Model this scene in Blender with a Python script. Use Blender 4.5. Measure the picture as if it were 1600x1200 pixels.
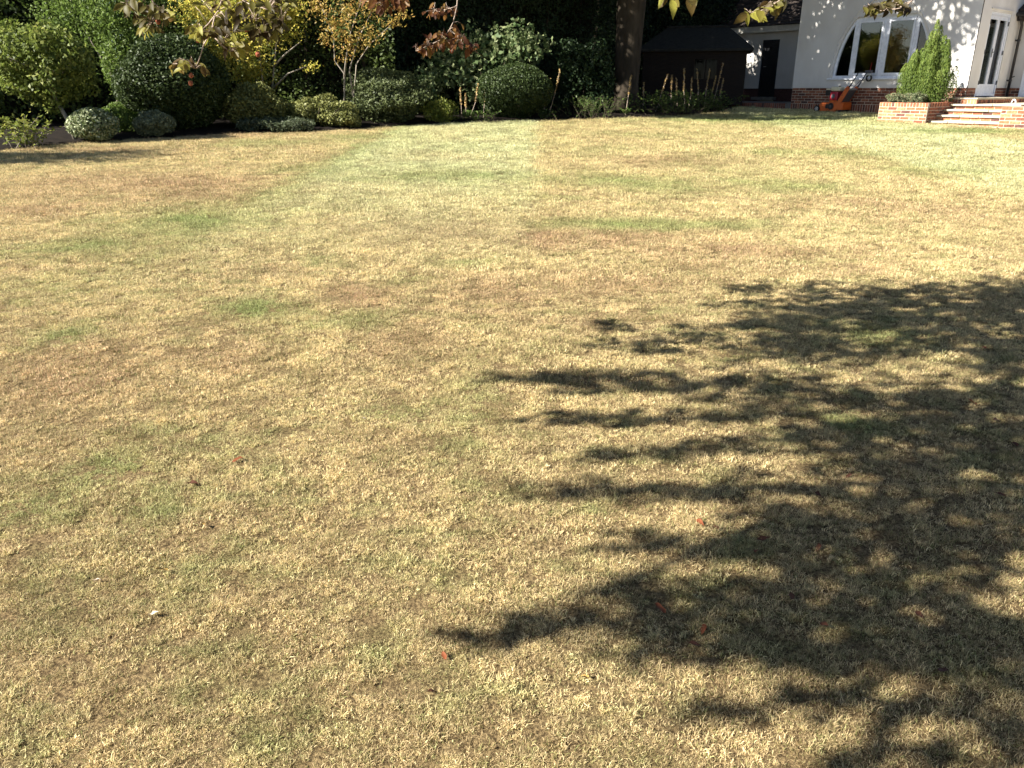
import bpy, bmesh, math, random
import numpy as np
from mathutils import Vector, Matrix

for o in list(bpy.data.objects):
    bpy.data.objects.remove(o)
SC = bpy.context.scene
COL = SC.collection
random.seed(7)
RNG = np.random.default_rng(7)
rad = math.radians

# ------------------------------------------------------------------ camera
EYE = 1.55
PITCH = rad(21.0)
FPX = 1205.0                      # focal length in photograph pixels (1600 wide)
cam_d = bpy.data.cameras.new('camera')
cam = bpy.data.objects.new('camera', cam_d)
COL.objects.link(cam)
cam.location = (0, 0, EYE)
cam.rotation_euler = (math.pi / 2 - PITCH, 0, 0)
cam_d.sensor_width = 36.0
cam_d.lens = FPX / 1600 * 36.0
cam_d.clip_start = 0.05
cam_d.clip_end = 2000
SC.camera = cam

# ------------------------------------------------------------------ light
SUN_AZ = rad(-22)                 # sun on the left, a little behind the camera
SUN_EL = rad(35)
SUN = np.array([-math.cos(SUN_AZ) * math.cos(SUN_EL), math.sin(SUN_AZ) * math.cos(SUN_EL), math.sin(SUN_EL)])
world = bpy.data.worlds.new('World')
SC.world = world
world.use_nodes = True
wn = world.node_tree.nodes
bg = wn['Background']
sky = wn.new('ShaderNodeTexSky')
sky.sky_type = 'NISHITA'
sky.sun_disc = False
sky.sun_elevation = SUN_EL
sky.air_density = 0.7
sky.dust_density = 0.4
sky.ozone_density = 0.5
sky.sun_rotation = math.atan2(SUN[0], SUN[1])
world.node_tree.links.new(sky.outputs['Color'], bg.inputs['Color'])
bg.inputs['Strength'].default_value = 0.05
sun_d = bpy.data.lights.new('sun', 'SUN')
sun_d.energy = 5.0
sun_d.angle = rad(0.5)
sun_d.color = (1.0, 0.95, 0.86)
sun = bpy.data.objects.new('sun', sun_d)
COL.objects.link(sun)
sun.rotation_euler = Vector(-SUN).to_track_quat('-Z', 'Y').to_euler()
SC.view_settings.view_transform = 'Standard'
SC.view_settings.look = 'None'
SC.view_settings.exposure = 1.88
SC.view_settings.gamma = 1.0
SC.view_settings.use_curve_mapping = False
SC.cycles.max_bounces = 6
SC.cycles.diffuse_bounces = 3
SC.cycles.transparent_max_bounces = 8
SC.cycles.sample_clamp_indirect = 6.0

# ------------------------------------------------------------------ geometry of the place
SLOPE = 0.036


def gz(y):
    """height of the garden: it climbs gently towards the house"""
    y = np.asarray(y, dtype=float)
    return SLOPE * np.where(y < 32, y, 32 + 6 * np.tanh((y - 32) / 6))


def ray(px, py):
    u = (px - 800) / FPX
    v = (600 - py) / FPX
    return u, math.cos(PITCH) + v * math.sin(PITCH), -math.sin(PITCH) + v * math.cos(PITCH)


def at(px, py, Y):
    a, b, c = ray(px, py)
    t = Y / b
    return Vector((a * t, Y, EYE + c * t))


def gp(px, py):
    a, b, c = ray(px, py)
    t = EYE / (SLOPE * b - c)
    return Vector((a * t, b * t, SLOPE * b * t))


# house frame: origin at the near corner, local X along the gable wall (towards the camera), local Y into the house
HC = Vector((12.12, 22.0, EYE))
HROT = rad(-49)
HF = Vector((math.cos(HROT), math.sin(HROT), 0))
HD = Vector((-math.sin(HROT), math.cos(HROT), 0))


def to_local(x, y):
    dx, dy = x - HC.x, y - HC.y
    return dx * HF.x + dy * HF.y, dx * HD.x + dy * HD.y


def hl(x, y, z=0.0):
    return HC + HF * x + HD * y + Vector((0, 0, z))


def loc_on(px, py, yD):
    """local x and z where the pixel's ray meets the vertical plane local y = yD"""
    a, b, c = ray(px, py)
    n = a * HD.x + b * HD.y
    t = (yD + HC.x * HD.x + HC.y * HD.y) / n
    lx, _ = to_local(a * t, b * t)
    return lx, c * t


# ------------------------------------------------------------------ helpers
def tag(o, label=None, cat=None, group=None, kind=None):
    if label:
        o['label'] = label
    if cat:
        o['category'] = cat
    if group:
        o['group'] = group
    if kind:
        o['kind'] = kind
    return o


def empty(name, loc, rz=0.0):
    o = bpy.data.objects.new(name, None)
    o.empty_display_size = 0.2
    COL.objects.link(o)
    o.location = loc
    o.rotation_euler = (0, 0, rz)
    return o


def link(name, me, mat=None, parent=None, loc=None, rot=None):
    o = bpy.data.objects.new(name, me)
    if mat is not None and not me.materials:
        me.materials.append(mat)
    COL.objects.link(o)
    if parent:
        o.parent = parent
    if loc is not None:
        o.location = loc
    if rot is not None:
        o.rotation_euler = rot
    return o


class MB:
    def __init__(self):
        self.v, self.f = [], []

    def add(self, vs, fs):
        n = len(self.v)
        self.v += [tuple(p) for p in vs]
        self.f += [tuple(i + n for i in f) for f in fs]
        return self

    def box(self, lo, hi):
        x0, y0, z0 = lo
        x1, y1, z1 = hi
        return self.add([(x0, y0, z0), (x1, y0, z0), (x1, y1, z0), (x0, y1, z0), (x0, y0, z1), (x1, y0, z1), (x1, y1, z1), (x0, y1, z1)],
                        [(0, 3, 2, 1), (4, 5, 6, 7), (0, 1, 5, 4), (1, 2, 6, 5), (2, 3, 7, 6), (3, 0, 4, 7)])

    def cbox(self, lo, hi, c=0.01):
        bm = bmesh.new()
        bmesh.ops.create_cube(bm, size=1.0)
        for v in bm.verts:
            v.co = Vector([(lo[k] + hi[k]) / 2 + v.co[k] * (hi[k] - lo[k]) for k in range(3)])
        bmesh.ops.bevel(bm, geom=list(bm.edges), offset=c, segments=2, profile=0.6, affect='EDGES')
        self.add([v.co[:] for v in bm.verts], [[v.index for v in f.verts] for f in bm.faces])
        bm.free()
        return self

    def prism(self, prof, y0, y1):
        """extrude an (x, z) outline from y0 to y1"""
        n = len(prof)
        vs = [(p[0], y0, p[1]) for p in prof] + [(p[0], y1, p[1]) for p in prof]
        fs = [tuple(range(n)), tuple(range(2 * n - 1, n - 1, -1))]
        fs += [(i, i + n, (i + 1) % n + n, (i + 1) % n) for i in range(n)]
        return self.add(vs, fs)

    def tube(self, pts, r, k=7, cap=True):
        pts = [Vector(p) for p in pts]
        if not hasattr(r, '__len__'):
            r = [r] * len(pts)
        vs, fs = [], []
        up = Vector((0.31, 0.17, 0.93))
        for i, p in enumerate(pts):
            d = (pts[min(i + 1, len(pts) - 1)] - pts[max(i - 1, 0)])
            d = d.normalized() if d.length > 1e-9 else Vector((0, 0, 1))
            a = d.cross(up)
            if a.length < 0.05:
                a = d.cross(Vector((1, 0, 0)))
            a.normalize()
            b = d.cross(a)
            for j in range(k):
                t = 2 * math.pi * j / k
                vs.append(p + (a * math.cos(t) + b * math.sin(t)) * r[i])
        for i in range(len(pts) - 1):
            for j in range(k):
                j2 = (j + 1) % k
                fs.append((i * k + j, i * k + j2, (i + 1) * k + j2, (i + 1) * k + j))
        if cap:
            fs.append(tuple(range(k - 1, -1, -1)))
            fs.append(tuple(range((len(pts) - 1) * k, len(pts) * k)))
        return self.add(vs, fs)

    def disc(self, c, axis, r, w, k=24, bevel=0.0):
        """solid wheel: centre, axis vector, radius, width"""
        ax = Vector(axis).normalized()
        c = Vector(c)
        if bevel:
            return self.tube([c - ax * w / 2, c - ax * (w / 2 - bevel), c + ax * (w / 2 - bevel), c + ax * w / 2],
                             [r - bevel, r, r, r - bevel], k)
        return self.tube([c - ax * w / 2, c + ax * w / 2], r, k)

    def mesh(self, name, smooth=False):
        me = bpy.data.meshes.new(name)
        me.from_pydata(self.v, [], self.f)
        me.update()
        if smooth:
            me.polygons.foreach_set('use_smooth', [True] * len(me.polygons))
        return me

    def build(self, name, mat, parent=None, loc=None, rot=None, smooth=False):
        return link(name, self.mesh(name, smooth), mat, parent, loc, rot)


def np_mesh(name, verts, quads, attrs=None, smooth=False):
    """verts (N,3), quads (M,k) -> mesh, with float point attributes"""
    me = bpy.data.meshes.new(name)
    nv, nf, k = len(verts), len(quads), quads.shape[1]
    me.vertices.add(nv)
    me.vertices.foreach_set('co', np.ascontiguousarray(verts, dtype=np.float32).ravel())
    me.loops.add(nf * k)
    me.loops.foreach_set('vertex_index', np.ascontiguousarray(quads, dtype=np.int32).ravel())
    me.polygons.add(nf)
    me.polygons.foreach_set('loop_start', np.arange(nf, dtype=np.int32) * k)
    try:
        me.polygons.foreach_set('loop_total', np.full(nf, k, dtype=np.int32))
    except Exception:
        pass
    for an, av in (attrs or {}).items():
        a = me.attributes.new(an, 'FLOAT', 'POINT')
        a.data.foreach_set('value', np.ascontiguousarray(av, dtype=np.float32))
    me.update(calc_edges=True)
    me.validate()
    if smooth:
        me.polygons.foreach_set('use_smooth', [True] * len(me.polygons))
    return me


def unit(a):
    return a / np.maximum(np.linalg.norm(a, axis=-1, keepdims=True), 1e-9)


def leaf_geo(pos, nrm, size, aspect=0.55, axis=None, fold=0.14, rnd=None, rng=RNG):
    """one folded, pointed quad for each leaf"""
    n = len(pos)
    nrm = unit(nrm)
    if axis is None:
        axis = rng.normal(size=(n, 3))
    t = unit(axis - nrm * np.sum(axis * nrm, axis=1, keepdims=True))
    b = np.cross(nrm, t)
    s = np.broadcast_to(np.asarray(size, float), (n,))[:, None]
    base = pos - t * s * 0.5
    tip = pos + t * s * 0.5 - nrm * s * 0.08
    m = pos - t * s * 0.06
    l = m + b * s * aspect * 0.5 + nrm * s * fold
    r = m - b * s * aspect * 0.5 + nrm * s * fold
    verts = np.stack([base, r, tip, l], axis=1).reshape(-1, 3)
    quads = np.arange(4 * n).reshape(n, 4)
    if rnd is None:
        rnd = rng.random(n)
    return verts, quads, np.repeat(rnd, 4)


def leaf_obj(name, parts, mat, parent=None, loc=None):
    vs, qs, rs, off = [], [], [], 0
    for v, q, r in parts:
        vs.append(v)
        qs.append(q + off)
        rs.append(r)
        off += len(v)
    me = np_mesh(name, np.concatenate(vs), np.concatenate(qs), {'rnd': np.concatenate(rs)})
    return link(name, me, mat, parent, loc)


def blob(n, c, r, shell=0.35, amp=0.1, freq=3.0, flat=None, rng=RNG):
    """points near the surface of a lumpy ellipsoid, and their outward normals"""
    d = unit(rng.normal(size=(n, 3)))
    k = rng.normal(size=(5, 3)) * freq
    ph = rng.random(5) * 6.28
    bump = 1 + amp * np.sin(d @ k.T + ph).sum(axis=1) / 2.0
    u = rng.random(n)
    rr = bump * (1 - shell * u ** 1.6)
    p = np.asarray(c) + d * np.asarray(r) * rr[:, None]
    return p, unit(d / np.asarray(r))


# ------------------------------------------------------------------ materials
def nt(mat):
    mat.use_nodes = True
    return mat.node_tree.nodes, mat.node_tree.links


def ramp(nodes, cols, pos=None):
    r = nodes.new('ShaderNodeValToRGB')
    e = r.color_ramp.elements
    n = len(cols)
    while len(e) < n:
        e.new(0.5)
    for i, c in enumerate(cols):
        e[i].position = pos[i] if pos else i / (n - 1)
        e[i].color = (*c, 1)
    return r


def mat_foliage(name, cols, rough=0.55, trans=0.35, spec=0.22, tcol=None, pos=None):
    m = bpy.data.materials.new(name)
    N, L = nt(m)
    p = N['Principled BSDF']
    out = N['Material Output']
    a = N.new('ShaderNodeAttribute')
    a.attribute_name = 'rnd'
    r = ramp(N, cols, pos)
    L.new(a.outputs['Fac'], r.inputs['Fac'])
    L.new(r.outputs['Color'], p.inputs['Base Color'])
    p.inputs['Roughness'].default_value = rough
    p.inputs['Specular IOR Level'].default_value = spec
    t = N.new('ShaderNodeBsdfTranslucent')
    hs = N.new('ShaderNodeHueSaturation')
    hs.inputs['Saturation'].default_value = 1.0
    hs.inputs['Value'].default_value = 1.5
    L.new(r.outputs['Color'], hs.inputs['Color'])
    L.new(hs.outputs['Color'], t.inputs['Color'])
    mx = N.new('ShaderNodeMixShader')
    mx.inputs['Fac'].default_value = trans
    L.new(p.outputs['BSDF'], mx.inputs[1])
    L.new(t.outputs['BSDF'], mx.inputs[2])
    L.new(mx.outputs['Shader'], out.inputs['Surface'])
    return m


def mat_rough(name, c1, c2, scale=8.0, rough=0.8, bump=0.3, bscale=40.0, detail=5.0, spec=0.25, metal=0.0, stretch=None):
    """two-tone noise colour with fine relief"""
    m = bpy.data.materials.new(name)
    N, L = nt(m)
    p = N['Principled BSDF']
    tc = N.new('ShaderNodeTexCoord')
    src = tc.outputs['Object']
    if stretch:
        mp = N.new('ShaderNodeMapping')
        mp.inputs['Scale'].default_value = stretch
        L.new(src, mp.inputs['Vector'])
        src = mp.outputs['Vector']
    n1 = N.new('ShaderNodeTexNoise')
    n1.inputs['Scale'].default_value = scale
    n1.inputs['Detail'].default_value = detail
    L.new(src, n1.inputs['Vector'])
    r = ramp(N, [c1, c2], [0.3, 0.7])
    L.new(n1.outputs['Fac'], r.inputs['Fac'])
    L.new(r.outputs['Color'], p.inputs['Base Color'])
    p.inputs['Roughness'].default_value = rough
    p.inputs['Specular IOR Level'].default_value = spec
    p.inputs['Metallic'].default_value = metal
    if bump:
        n2 = N.new('ShaderNodeTexNoise')
        n2.inputs['Scale'].default_value = bscale
        n2.inputs['Detail'].default_value = 4
        L.new(src, n2.inputs['Vector'])
        b = N.new('ShaderNodeBump')
        b.inputs['Strength'].default_value = bump
        b.inputs['Distance'].default_value = 0.01
        L.new(n2.outputs['Fac'], b.inputs['Height'])
        L.new(b.outputs['Normal'], p.inputs['Normal'])
    return m


def mat_brick(name, cols, pos=None):
    """each brick takes its own tone from its object, with blotches and a sandy face"""
    m = bpy.data.materials.new(name)
    N, L = nt(m)
    p = N['Principled BSDF']
    oi = N.new('ShaderNodeObjectInfo')
    r = ramp(N, cols, pos)
    L.new(oi.outputs['Random'], r.inputs['Fac'])
    g = N.new('ShaderNodeNewGeometry')
    n1 = N.new('ShaderNodeTexNoise')
    n1.inputs['Scale'].default_value = 22
    n1.inputs['Detail'].default_value = 6
    L.new(g.outputs['Position'], n1.inputs['Vector'])
    mr = N.new('ShaderNodeMapRange')
    mr.inputs['From Min'].default_value = 0.3
    mr.inputs['From Max'].default_value = 0.7
    mr.inputs['To Min'].default_value = 0.6
    mr.inputs['To Max'].default_value = 1.25
    L.new(n1.outputs['Fac'], mr.inputs['Value'])
    mul = N.new('ShaderNodeMixRGB')
    mul.blend_type = 'MULTIPLY'
    mul.inputs['Fac'].default_value = 1
    L.new(r.outputs['Color'], mul.inputs['Color1'])
    L.new(mr.outputs['Result'], mul.inputs['Color2'])
    L.new(mul.outputs['Color'], p.inputs['Base Color'])
    p.inputs['Roughness'].default_value = 0.9
    p.inputs['Specular IOR Level'].default_value = 0.15
    b = N.new('ShaderNodeBump')
    b.inputs['Strength'].default_value = 0.5
    b.inputs['Distance'].default_value = 0.004
    L.new(n1.outputs['Fac'], b.inputs['Height'])
    L.new(b.outputs['Normal'], p.inputs['Normal'])
    return m


def mat_plain(name, c, rough=0.5, metal=0.0, spec=0.5):
    return mat_rough(name, tuple(x * 0.88 for x in c), tuple(min(1, x * 1.08) for x in c), 14, rough, 0.06, 60, 4, spec, metal)


def grass_colour(N, L, patches=False):
    """colour of the lawn from the world position: straw, scarified brown thatch, green tufts, painted sheen of mown bands"""
    g = N.new('ShaderNodeNewGeometry')

    def noise(scale, detail, rough=0.55, seed=0.0, sq=(1, 1, 1), dist=0.0):
        mp = N.new('ShaderNodeMapping')
        mp.inputs['Location'].default_value = (seed, seed * 1.7, 0)
        mp.inputs['Scale'].default_value = sq
        L.new(g.outputs['Position'], mp.inputs['Vector'])
        n = N.new('ShaderNodeTexNoise')
        n.inputs['Scale'].default_value = scale
        n.inputs['Detail'].default_value = detail
        n.inputs['Roughness'].default_value = rough
        n.inputs['Distortion'].default_value = dist
        L.new(mp.outputs['Vector'], n.inputs['Vector'])
        return n.outputs['Fac']

    def rng_(src, a, b, c=0.0, d=1.0):
        mr = N.new('ShaderNodeMapRange')
        mr.inputs['From Min'].default_value = a
        mr.inputs['From Max'].default_value = b
        mr.inputs['To Min'].default_value = c
        mr.inputs['To Max'].default_value = d
        L.new(src, mr.inputs['Value'])
        return mr.outputs['Result']

    def mix(fac, c1, c2, mode='MIX'):
        m = N.new('ShaderNodeMixRGB')
        m.blend_type = mode
        for s, i in ((fac, 'Fac'), (c1, 'Color1'), (c2, 'Color2')):
            if hasattr(s, 'is_output'):
                L.new(s, m.inputs[i])
            elif isinstance(s, tuple):
                m.inputs[i].default_value = (*s, 1)
            else:
                m.inputs[i].default_value = s
        return m.outputs['Color']

    def math_(op, a, b):
        m = N.new('ShaderNodeMath')
        m.operation = op
        for s, i in ((a, 0), (b, 1)):
            if hasattr(s, 'is_output'):
                L.new(s, m.inputs[i])
            else:
                m.inputs[i].default_value = s
        return m.outputs['Value']

    sep = N.new('ShaderNodeSeparateXYZ')
    L.new(g.outputs['Position'], sep.inputs['Vector'])
    # mown bands, sheen of leaning blades put into the colour, run away from the camera: borders near x = -3, 0.6 and 6.2 (leaning a little to the right)
    xx = math_('SUBTRACT', sep.outputs['X'], math_('MULTIPLY', sep.outputs['Y'], 0.03))
    wob = math_('ADD', xx, math_('MULTIPLY', math_('SUBTRACT', noise(0.5, 2, seed=4), 0.5), 0.5))
    band = None
    for edge, sgn in ((-3.25, 1), (0.05, -1), (5.8, 1), (9.5, -1)):
        s = rng_(wob, edge - 0.10, edge + 0.10, 0.0, sgn)
        band = s if band is None else math_('ADD', band, s)
    far = rng_(sep.outputs['Y'], 5.0, 13.0)
    band = math_('MULTIPLY', band, far)
    straw = (0.67, 0.55, 0.315)
    brown = (0.47, 0.315, 0.20)
    green = (0.28, 0.34, 0.13)
    pale = (0.615, 0.64, 0.38)
    c = mix(rng_(noise(0.8, 5, seed=1, sq=(0.5, 1, 1)), 0.46, 0.72, 0, 0.25), straw, brown)
    fine = rng_(noise(7, 4, 0.6, seed=6, sq=(0.7, 1, 1)), 0.48, 0.69, 0, 0.55)
    gbig = rng_(noise(0.55, 3, seed=3, sq=(0.6, 1, 1)), 0.36, 0.60, 0.27, 1.0)
    c = mix(math_('MULTIPLY', fine, gbig), c, green)
    if patches:
        def inst(nm):
            q = N.new('ShaderNodeAttribute')
            q.attribute_type = 'INSTANCER'
            q.attribute_name = nm
            return q.outputs['Fac']
        c = mix(inst('brown'), c, brown)
        c = mix(inst('pale'), c, pale)
        c = mix(inst('green'), c, green)
    else:
        c = mix(math_('MULTIPLY', band, 0.5), c, pale)
    return c, mix, rng_, noise


def mat_grass():
    m = bpy.data.materials.new('dry lawn grass')
    N, L = nt(m)
    p = N['Principled BSDF']
    out = N['Material Output']
    c, mix, rng_, noise = grass_colour(N, L, True)
    a = N.new('ShaderNodeAttribute')
    a.attribute_name = 'rnd'
    r = ramp(N, [(0.24, 0.20, 0.17), (0.85, 0.82, 0.77), (1.15, 1.12, 1.05), (1.6, 1.6, 1.62)], [0, 0.4, 0.75, 1])
    L.new(a.outputs['Fac'], r.inputs['Fac'])
    c = mix(1.0, c, r.outputs['Color'], 'MULTIPLY')
    oi = N.new('ShaderNodeObjectInfo')
    rr = ramp(N, [(0.60, 0.56, 0.52), (1.0, 1.0, 1.0), (1.30, 1.29, 1.27)])
    L.new(oi.outputs['Random'], rr.inputs['Fac'])
    c = mix(1.0, c, rr.outputs['Color'], 'MULTIPLY')
    # single blades still green among the straw
    a2 = N.new('ShaderNodeAttribute')
    a2.attribute_name = 'grn'
    c = mix(rng_(a2.outputs['Fac'], 0.80, 0.86, 0, 0.7), c, (0.21, 0.26, 0.07))
    L.new(c, p.inputs['Base Color'])
    p.inputs['Roughness'].default_value = 0.6
    p.inputs['Specular IOR Level'].default_value = 0.25
    t = N.new('ShaderNodeBsdfTranslucent')
    L.new(c, t.inputs['Color'])
    mx = N.new('ShaderNodeMixShader')
    mx.inputs['Fac'].default_value = 0.33
    L.new(p.outputs['BSDF'], mx.inputs[1])
    L.new(t.outputs['BSDF'], mx.inputs[2])
    L.new(mx.outputs['Shader'], out.inputs['Surface'])
    return m


def mat_lawn_ground():
    m = bpy.data.materials.new('thatch and soil under the lawn')
    N, L = nt(m)
    p = N['Principled BSDF']
    c, mix, rng_, noise = grass_colour(N, L)
    n = noise(90, 5, 0.7, seed=12)
    r = ramp(N, [(0.11, 0.09, 0.075), (0.46, 0.41, 0.35)], [0.4, 0.65])
    L.new(n, r.inputs['Fac'])
    c = mix(1.0, c, r.outputs['Color'], 'MULTIPLY')
    L.new(c, p.inputs['Base Color'])
    p.inputs['Roughness'].default_value = 0.95
    p.inputs['Specular IOR Level'].default_value = 0.1
    b = N.new('ShaderNodeBump')
    b.inputs['Strength'].default_value = 0.9
    b.inputs['Distance'].default_value = 0.02
    L.new(n, b.inputs['Height'])
    L.new(b.outputs['Normal'], p.inputs['Normal'])
    return m


def mat_glass(name, ior=1.52):
    """thin clear pane: see-through with a Fresnel reflection"""
    m = bpy.data.materials.new(name)
    N, L = nt(m)
    out = N['Material Output']
    gl = N.new('ShaderNodeBsdfGlossy')
    gl.inputs['Roughness'].default_value = 0.01
    tr = N.new('ShaderNodeBsdfTransparent')
    tr.inputs['Color'].default_value = (0.82, 0.86, 0.84, 1) if ior > 1.4 else (0.12, 0.12, 0.11, 1)
    fr = N.new('ShaderNodeFresnel')
    fr.inputs['IOR'].default_value = ior
    mx = N.new('ShaderNodeMixShader')
    L.new(fr.outputs['Fac'], mx.inputs['Fac'])
    L.new(tr.outputs['BSDF'], mx.inputs[1])
    L.new(gl.outputs['BSDF'], mx.inputs[2])
    L.new(mx.outputs['Shader'], out.inputs['Surface'])
    return m


M = {}
M['grass'] = mat_grass()
M['ground'] = mat_lawn_ground()
M['soil'] = mat_rough('dark bed soil', (0.006, 0.0045, 0.0035), (0.015, 0.011, 0.008), 6, 0.95, 1.0, 30, 8, 0.1)
M['render'] = mat_rough('cream wall render', (0.64, 0.615, 0.58), (0.71, 0.69, 0.655), 1.4, 0.9, 0.25, 120, 7, 0.15)
_N, _L = M['render'].node_tree.nodes, M['render'].node_tree.links
_g = _N.new('ShaderNodeNewGeometry')
_mp = _N.new('ShaderNodeMapping')
_mp.inputs['Scale'].default_value = (0.9, 0.9, 0.5)
_L.new(_g.outputs['Position'], _mp.inputs['Vector'])
_nz = _N.new('ShaderNodeTexNoise')
_nz.inputs['Scale'].default_value = 1.6
_nz.inputs['Detail'].default_value = 7
_L.new(_mp.outputs['Vector'], _nz.inputs['Vector'])
_rp = ramp(_N, [(0.80, 0.78, 0.74), (1.0, 1.0, 1.0)], [0.36, 0.58])
_L.new(_nz.outputs['Fac'], _rp.inputs['Fac'])
_mx = _N.new('ShaderNodeMixRGB')
_mx.blend_type = 'MULTIPLY'
_mx.inputs['Fac'].default_value = 0.5
_p = _N['Principled BSDF']
_L.new(_p.inputs['Base Color'].links[0].from_socket, _mx.inputs['Color1'])
_L.new(_rp.outputs['Color'], _mx.inputs['Color2'])
_L.new(_mx.outputs['Color'], _p.inputs['Base Color'])
M['white'] = mat_plain('white window paint', (0.72, 0.745, 0.80), 0.35)
M['mortar'] = mat_rough('sandy mortar', (0.42, 0.34, 0.25), (0.55, 0.46, 0.35), 20, 0.95, 0.5, 80, 5, 0.1)
M['brick'] = mat_brick('multi red brick', [(0.10, 0.055, 0.05), (0.20, 0.08, 0.05), (0.33, 0.115, 0.06), (0.42, 0.16, 0.08), (0.47, 0.21, 0.11)], [0, 0.18, 0.45, 0.75, 1])
M['brick_shaded'] = mat_brick('shaded plinth brick', [(0.09, 0.05, 0.045), (0.17, 0.07, 0.045), (0.25, 0.09, 0.055), (0.31, 0.13, 0.075)])  # darker copy of the red brick, with shade put into its colour
M['slab'] = mat_rough('pale sandstone slab', (0.36, 0.31, 0.22), (0.48, 0.42, 0.31), 7, 0.85, 0.6, 30, 7, 0.15)
M['black'] = mat_plain('black painted metal', (0.012, 0.012, 0.013), 0.4)
M['rubber'] = mat_plain('black rubber', (0.016, 0.016, 0.016), 0.8, 0, 0.2)
M['orange'] = mat_plain('orange machine paint', (0.58, 0.115, 0.014), 0.5)
M['red'] = mat_plain('red engine cowl', (0.36, 0.012, 0.03), 0.35)
M['cream'] = mat_plain('cream fuel tank', (0.66, 0.60, 0.42), 0.35)
M['grey_metal'] = mat_plain('grey metal', (0.45, 0.47, 0.48), 0.35, 0.6)
M['dark_grey'] = mat_plain('dark grey guard', (0.07, 0.07, 0.08), 0.5)
M['roof'] = mat_rough('dark plain roof tile', (0.025, 0.02, 0.018), (0.055, 0.042, 0.035), 9, 0.9, 0.5, 60)
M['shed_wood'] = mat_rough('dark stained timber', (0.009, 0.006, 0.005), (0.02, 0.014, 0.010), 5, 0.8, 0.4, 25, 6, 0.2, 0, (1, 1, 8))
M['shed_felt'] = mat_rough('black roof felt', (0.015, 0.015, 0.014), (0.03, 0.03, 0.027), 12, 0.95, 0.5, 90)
M['glass'] = mat_glass('window glass')
M['glass_dull'] = mat_glass('dull shed glass', 1.2)
M['room'] = mat_plain('dim room plaster', (0.03, 0.028, 0.026), 0.9)
M['curtain_red'] = mat_plain('dark red curtain', (0.16, 0.012, 0.015), 0.9)
M['blind'] = mat_plain('grey blind', (0.50, 0.48, 0.44), 0.9)
M['fascia'] = mat_plain('off-white fascia board', (0.58, 0.56, 0.50), 0.6)
M['door_dark'] = mat_plain('black side door', (0.008, 0.009, 0.012), 0.45)
M['gutter'] = mat_plain('black plastic rainwater pipe', (0.018, 0.017, 0.018), 0.4)
M['bark'] = mat_rough('grey brown bark', (0.028, 0.022, 0.015), (0.07, 0.056, 0.04), 6, 0.9, 1.0, 18, 7, 0.15, 0, (1, 1, 0.35))
M['bark_pale'] = mat_rough('pale grey bark', (0.17, 0.145, 0.11), (0.30, 0.26, 0.21), 14, 0.85, 0.6, 40, 6, 0.2, 0, (1, 1, 0.4))
M['twig'] = mat_rough('pale twig bark', (0.28, 0.21, 0.16), (0.45, 0.36, 0.29), 30, 0.7, 0.4, 90, 5)
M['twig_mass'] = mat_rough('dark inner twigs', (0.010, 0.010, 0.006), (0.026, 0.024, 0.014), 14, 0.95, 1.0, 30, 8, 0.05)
M['paving'] = mat_rough('grey garden paving', (0.16, 0.145, 0.125), (0.26, 0.24, 0.21), 4, 0.9, 0.5, 40, 7)

# ================================================================== SETTING
# border between lawn and bed, read along the far side of the garden
EDGE = [(-30.0, 12.2), (-16.0, 13.0)] + [tuple(gp(a, b)[:2]) for a, b in
        ((0, 237), (60, 231), (105, 227), (180, 221), (270, 216), (350, 211), (450, 208), (560, 203), (640, 197), (700, 194),
         (780, 191), (850, 188.5), (930, 187), (1000, 184.5), (1070, 181.5), (1145, 171))]
EX = np.array([p[0] for p in EDGE])
EY = np.array([p[1] for p in EDGE])


def edge_y(x):
    return np.interp(x, EX, EY)


def build_ground():
    xs = np.concatenate([[-400, -150, -60], np.linspace(-30, 30, 61), [60, 150, 400]])
    ys = np.concatenate([[-400, -150, -60, -30], np.linspace(-12, 48, 61), [70, 150, 400, 800]])
    X, Y = np.meshgrid(xs, ys)
    V = np.stack([X, Y, gz(Y)], axis=-1).reshape(-1, 3)
    V[:, 2] = np.where(V[:, 1] < -30, -30 * SLOPE, V[:, 2])
    nx, ny = len(xs), len(ys)
    i = np.arange(ny - 1)[:, None] * nx + np.arange(nx - 1)[None, :]
    q = np.stack([i, i + 1, i + nx + 1, i + nx], axis=-1).reshape(-1, 4)
    o = link('lawn_ground', np_mesh('lawn_ground', V, q, smooth=True), M['ground'])
    tag(o, kind='structure')


build_ground()


def build_bed():
    xs = np.concatenate([np.linspace(-30, -10, 12), np.linspace(-9.5, EX[-1], 90)])
    rows = [0.0, 0.05, 0.25, 0.6, 1.2, 2.0, 3.2, 5, 8, 12, 18]
    V, n = [], len(xs)
    for j, d in enumerate(rows):
        for x in xs:
            y = float(edge_y(x)) + d + (RNG.normal() * 0.03 if j else 0)
            h = [0.005, 0.03, 0.06, 0.07, 0.08, 0.08, 0.08, 0.08, 0.08, 0.08, 0.08][j]
            V.append((x, y, float(gz(y)) + h + (RNG.normal() * 0.012 if j else 0)))
    i = np.arange(len(rows) - 1)[:, None] * n + np.arange(n - 1)[None, :]
    q = np.stack([i, i + 1, i + n + 1, i + n], axis=-1).reshape(-1, 4)
    o = link('flower_bed_soil', np_mesh('flower_bed_soil', np.array(V), q, smooth=True), M['soil'])
    tag(o, kind='structure')


build_bed()


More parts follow.
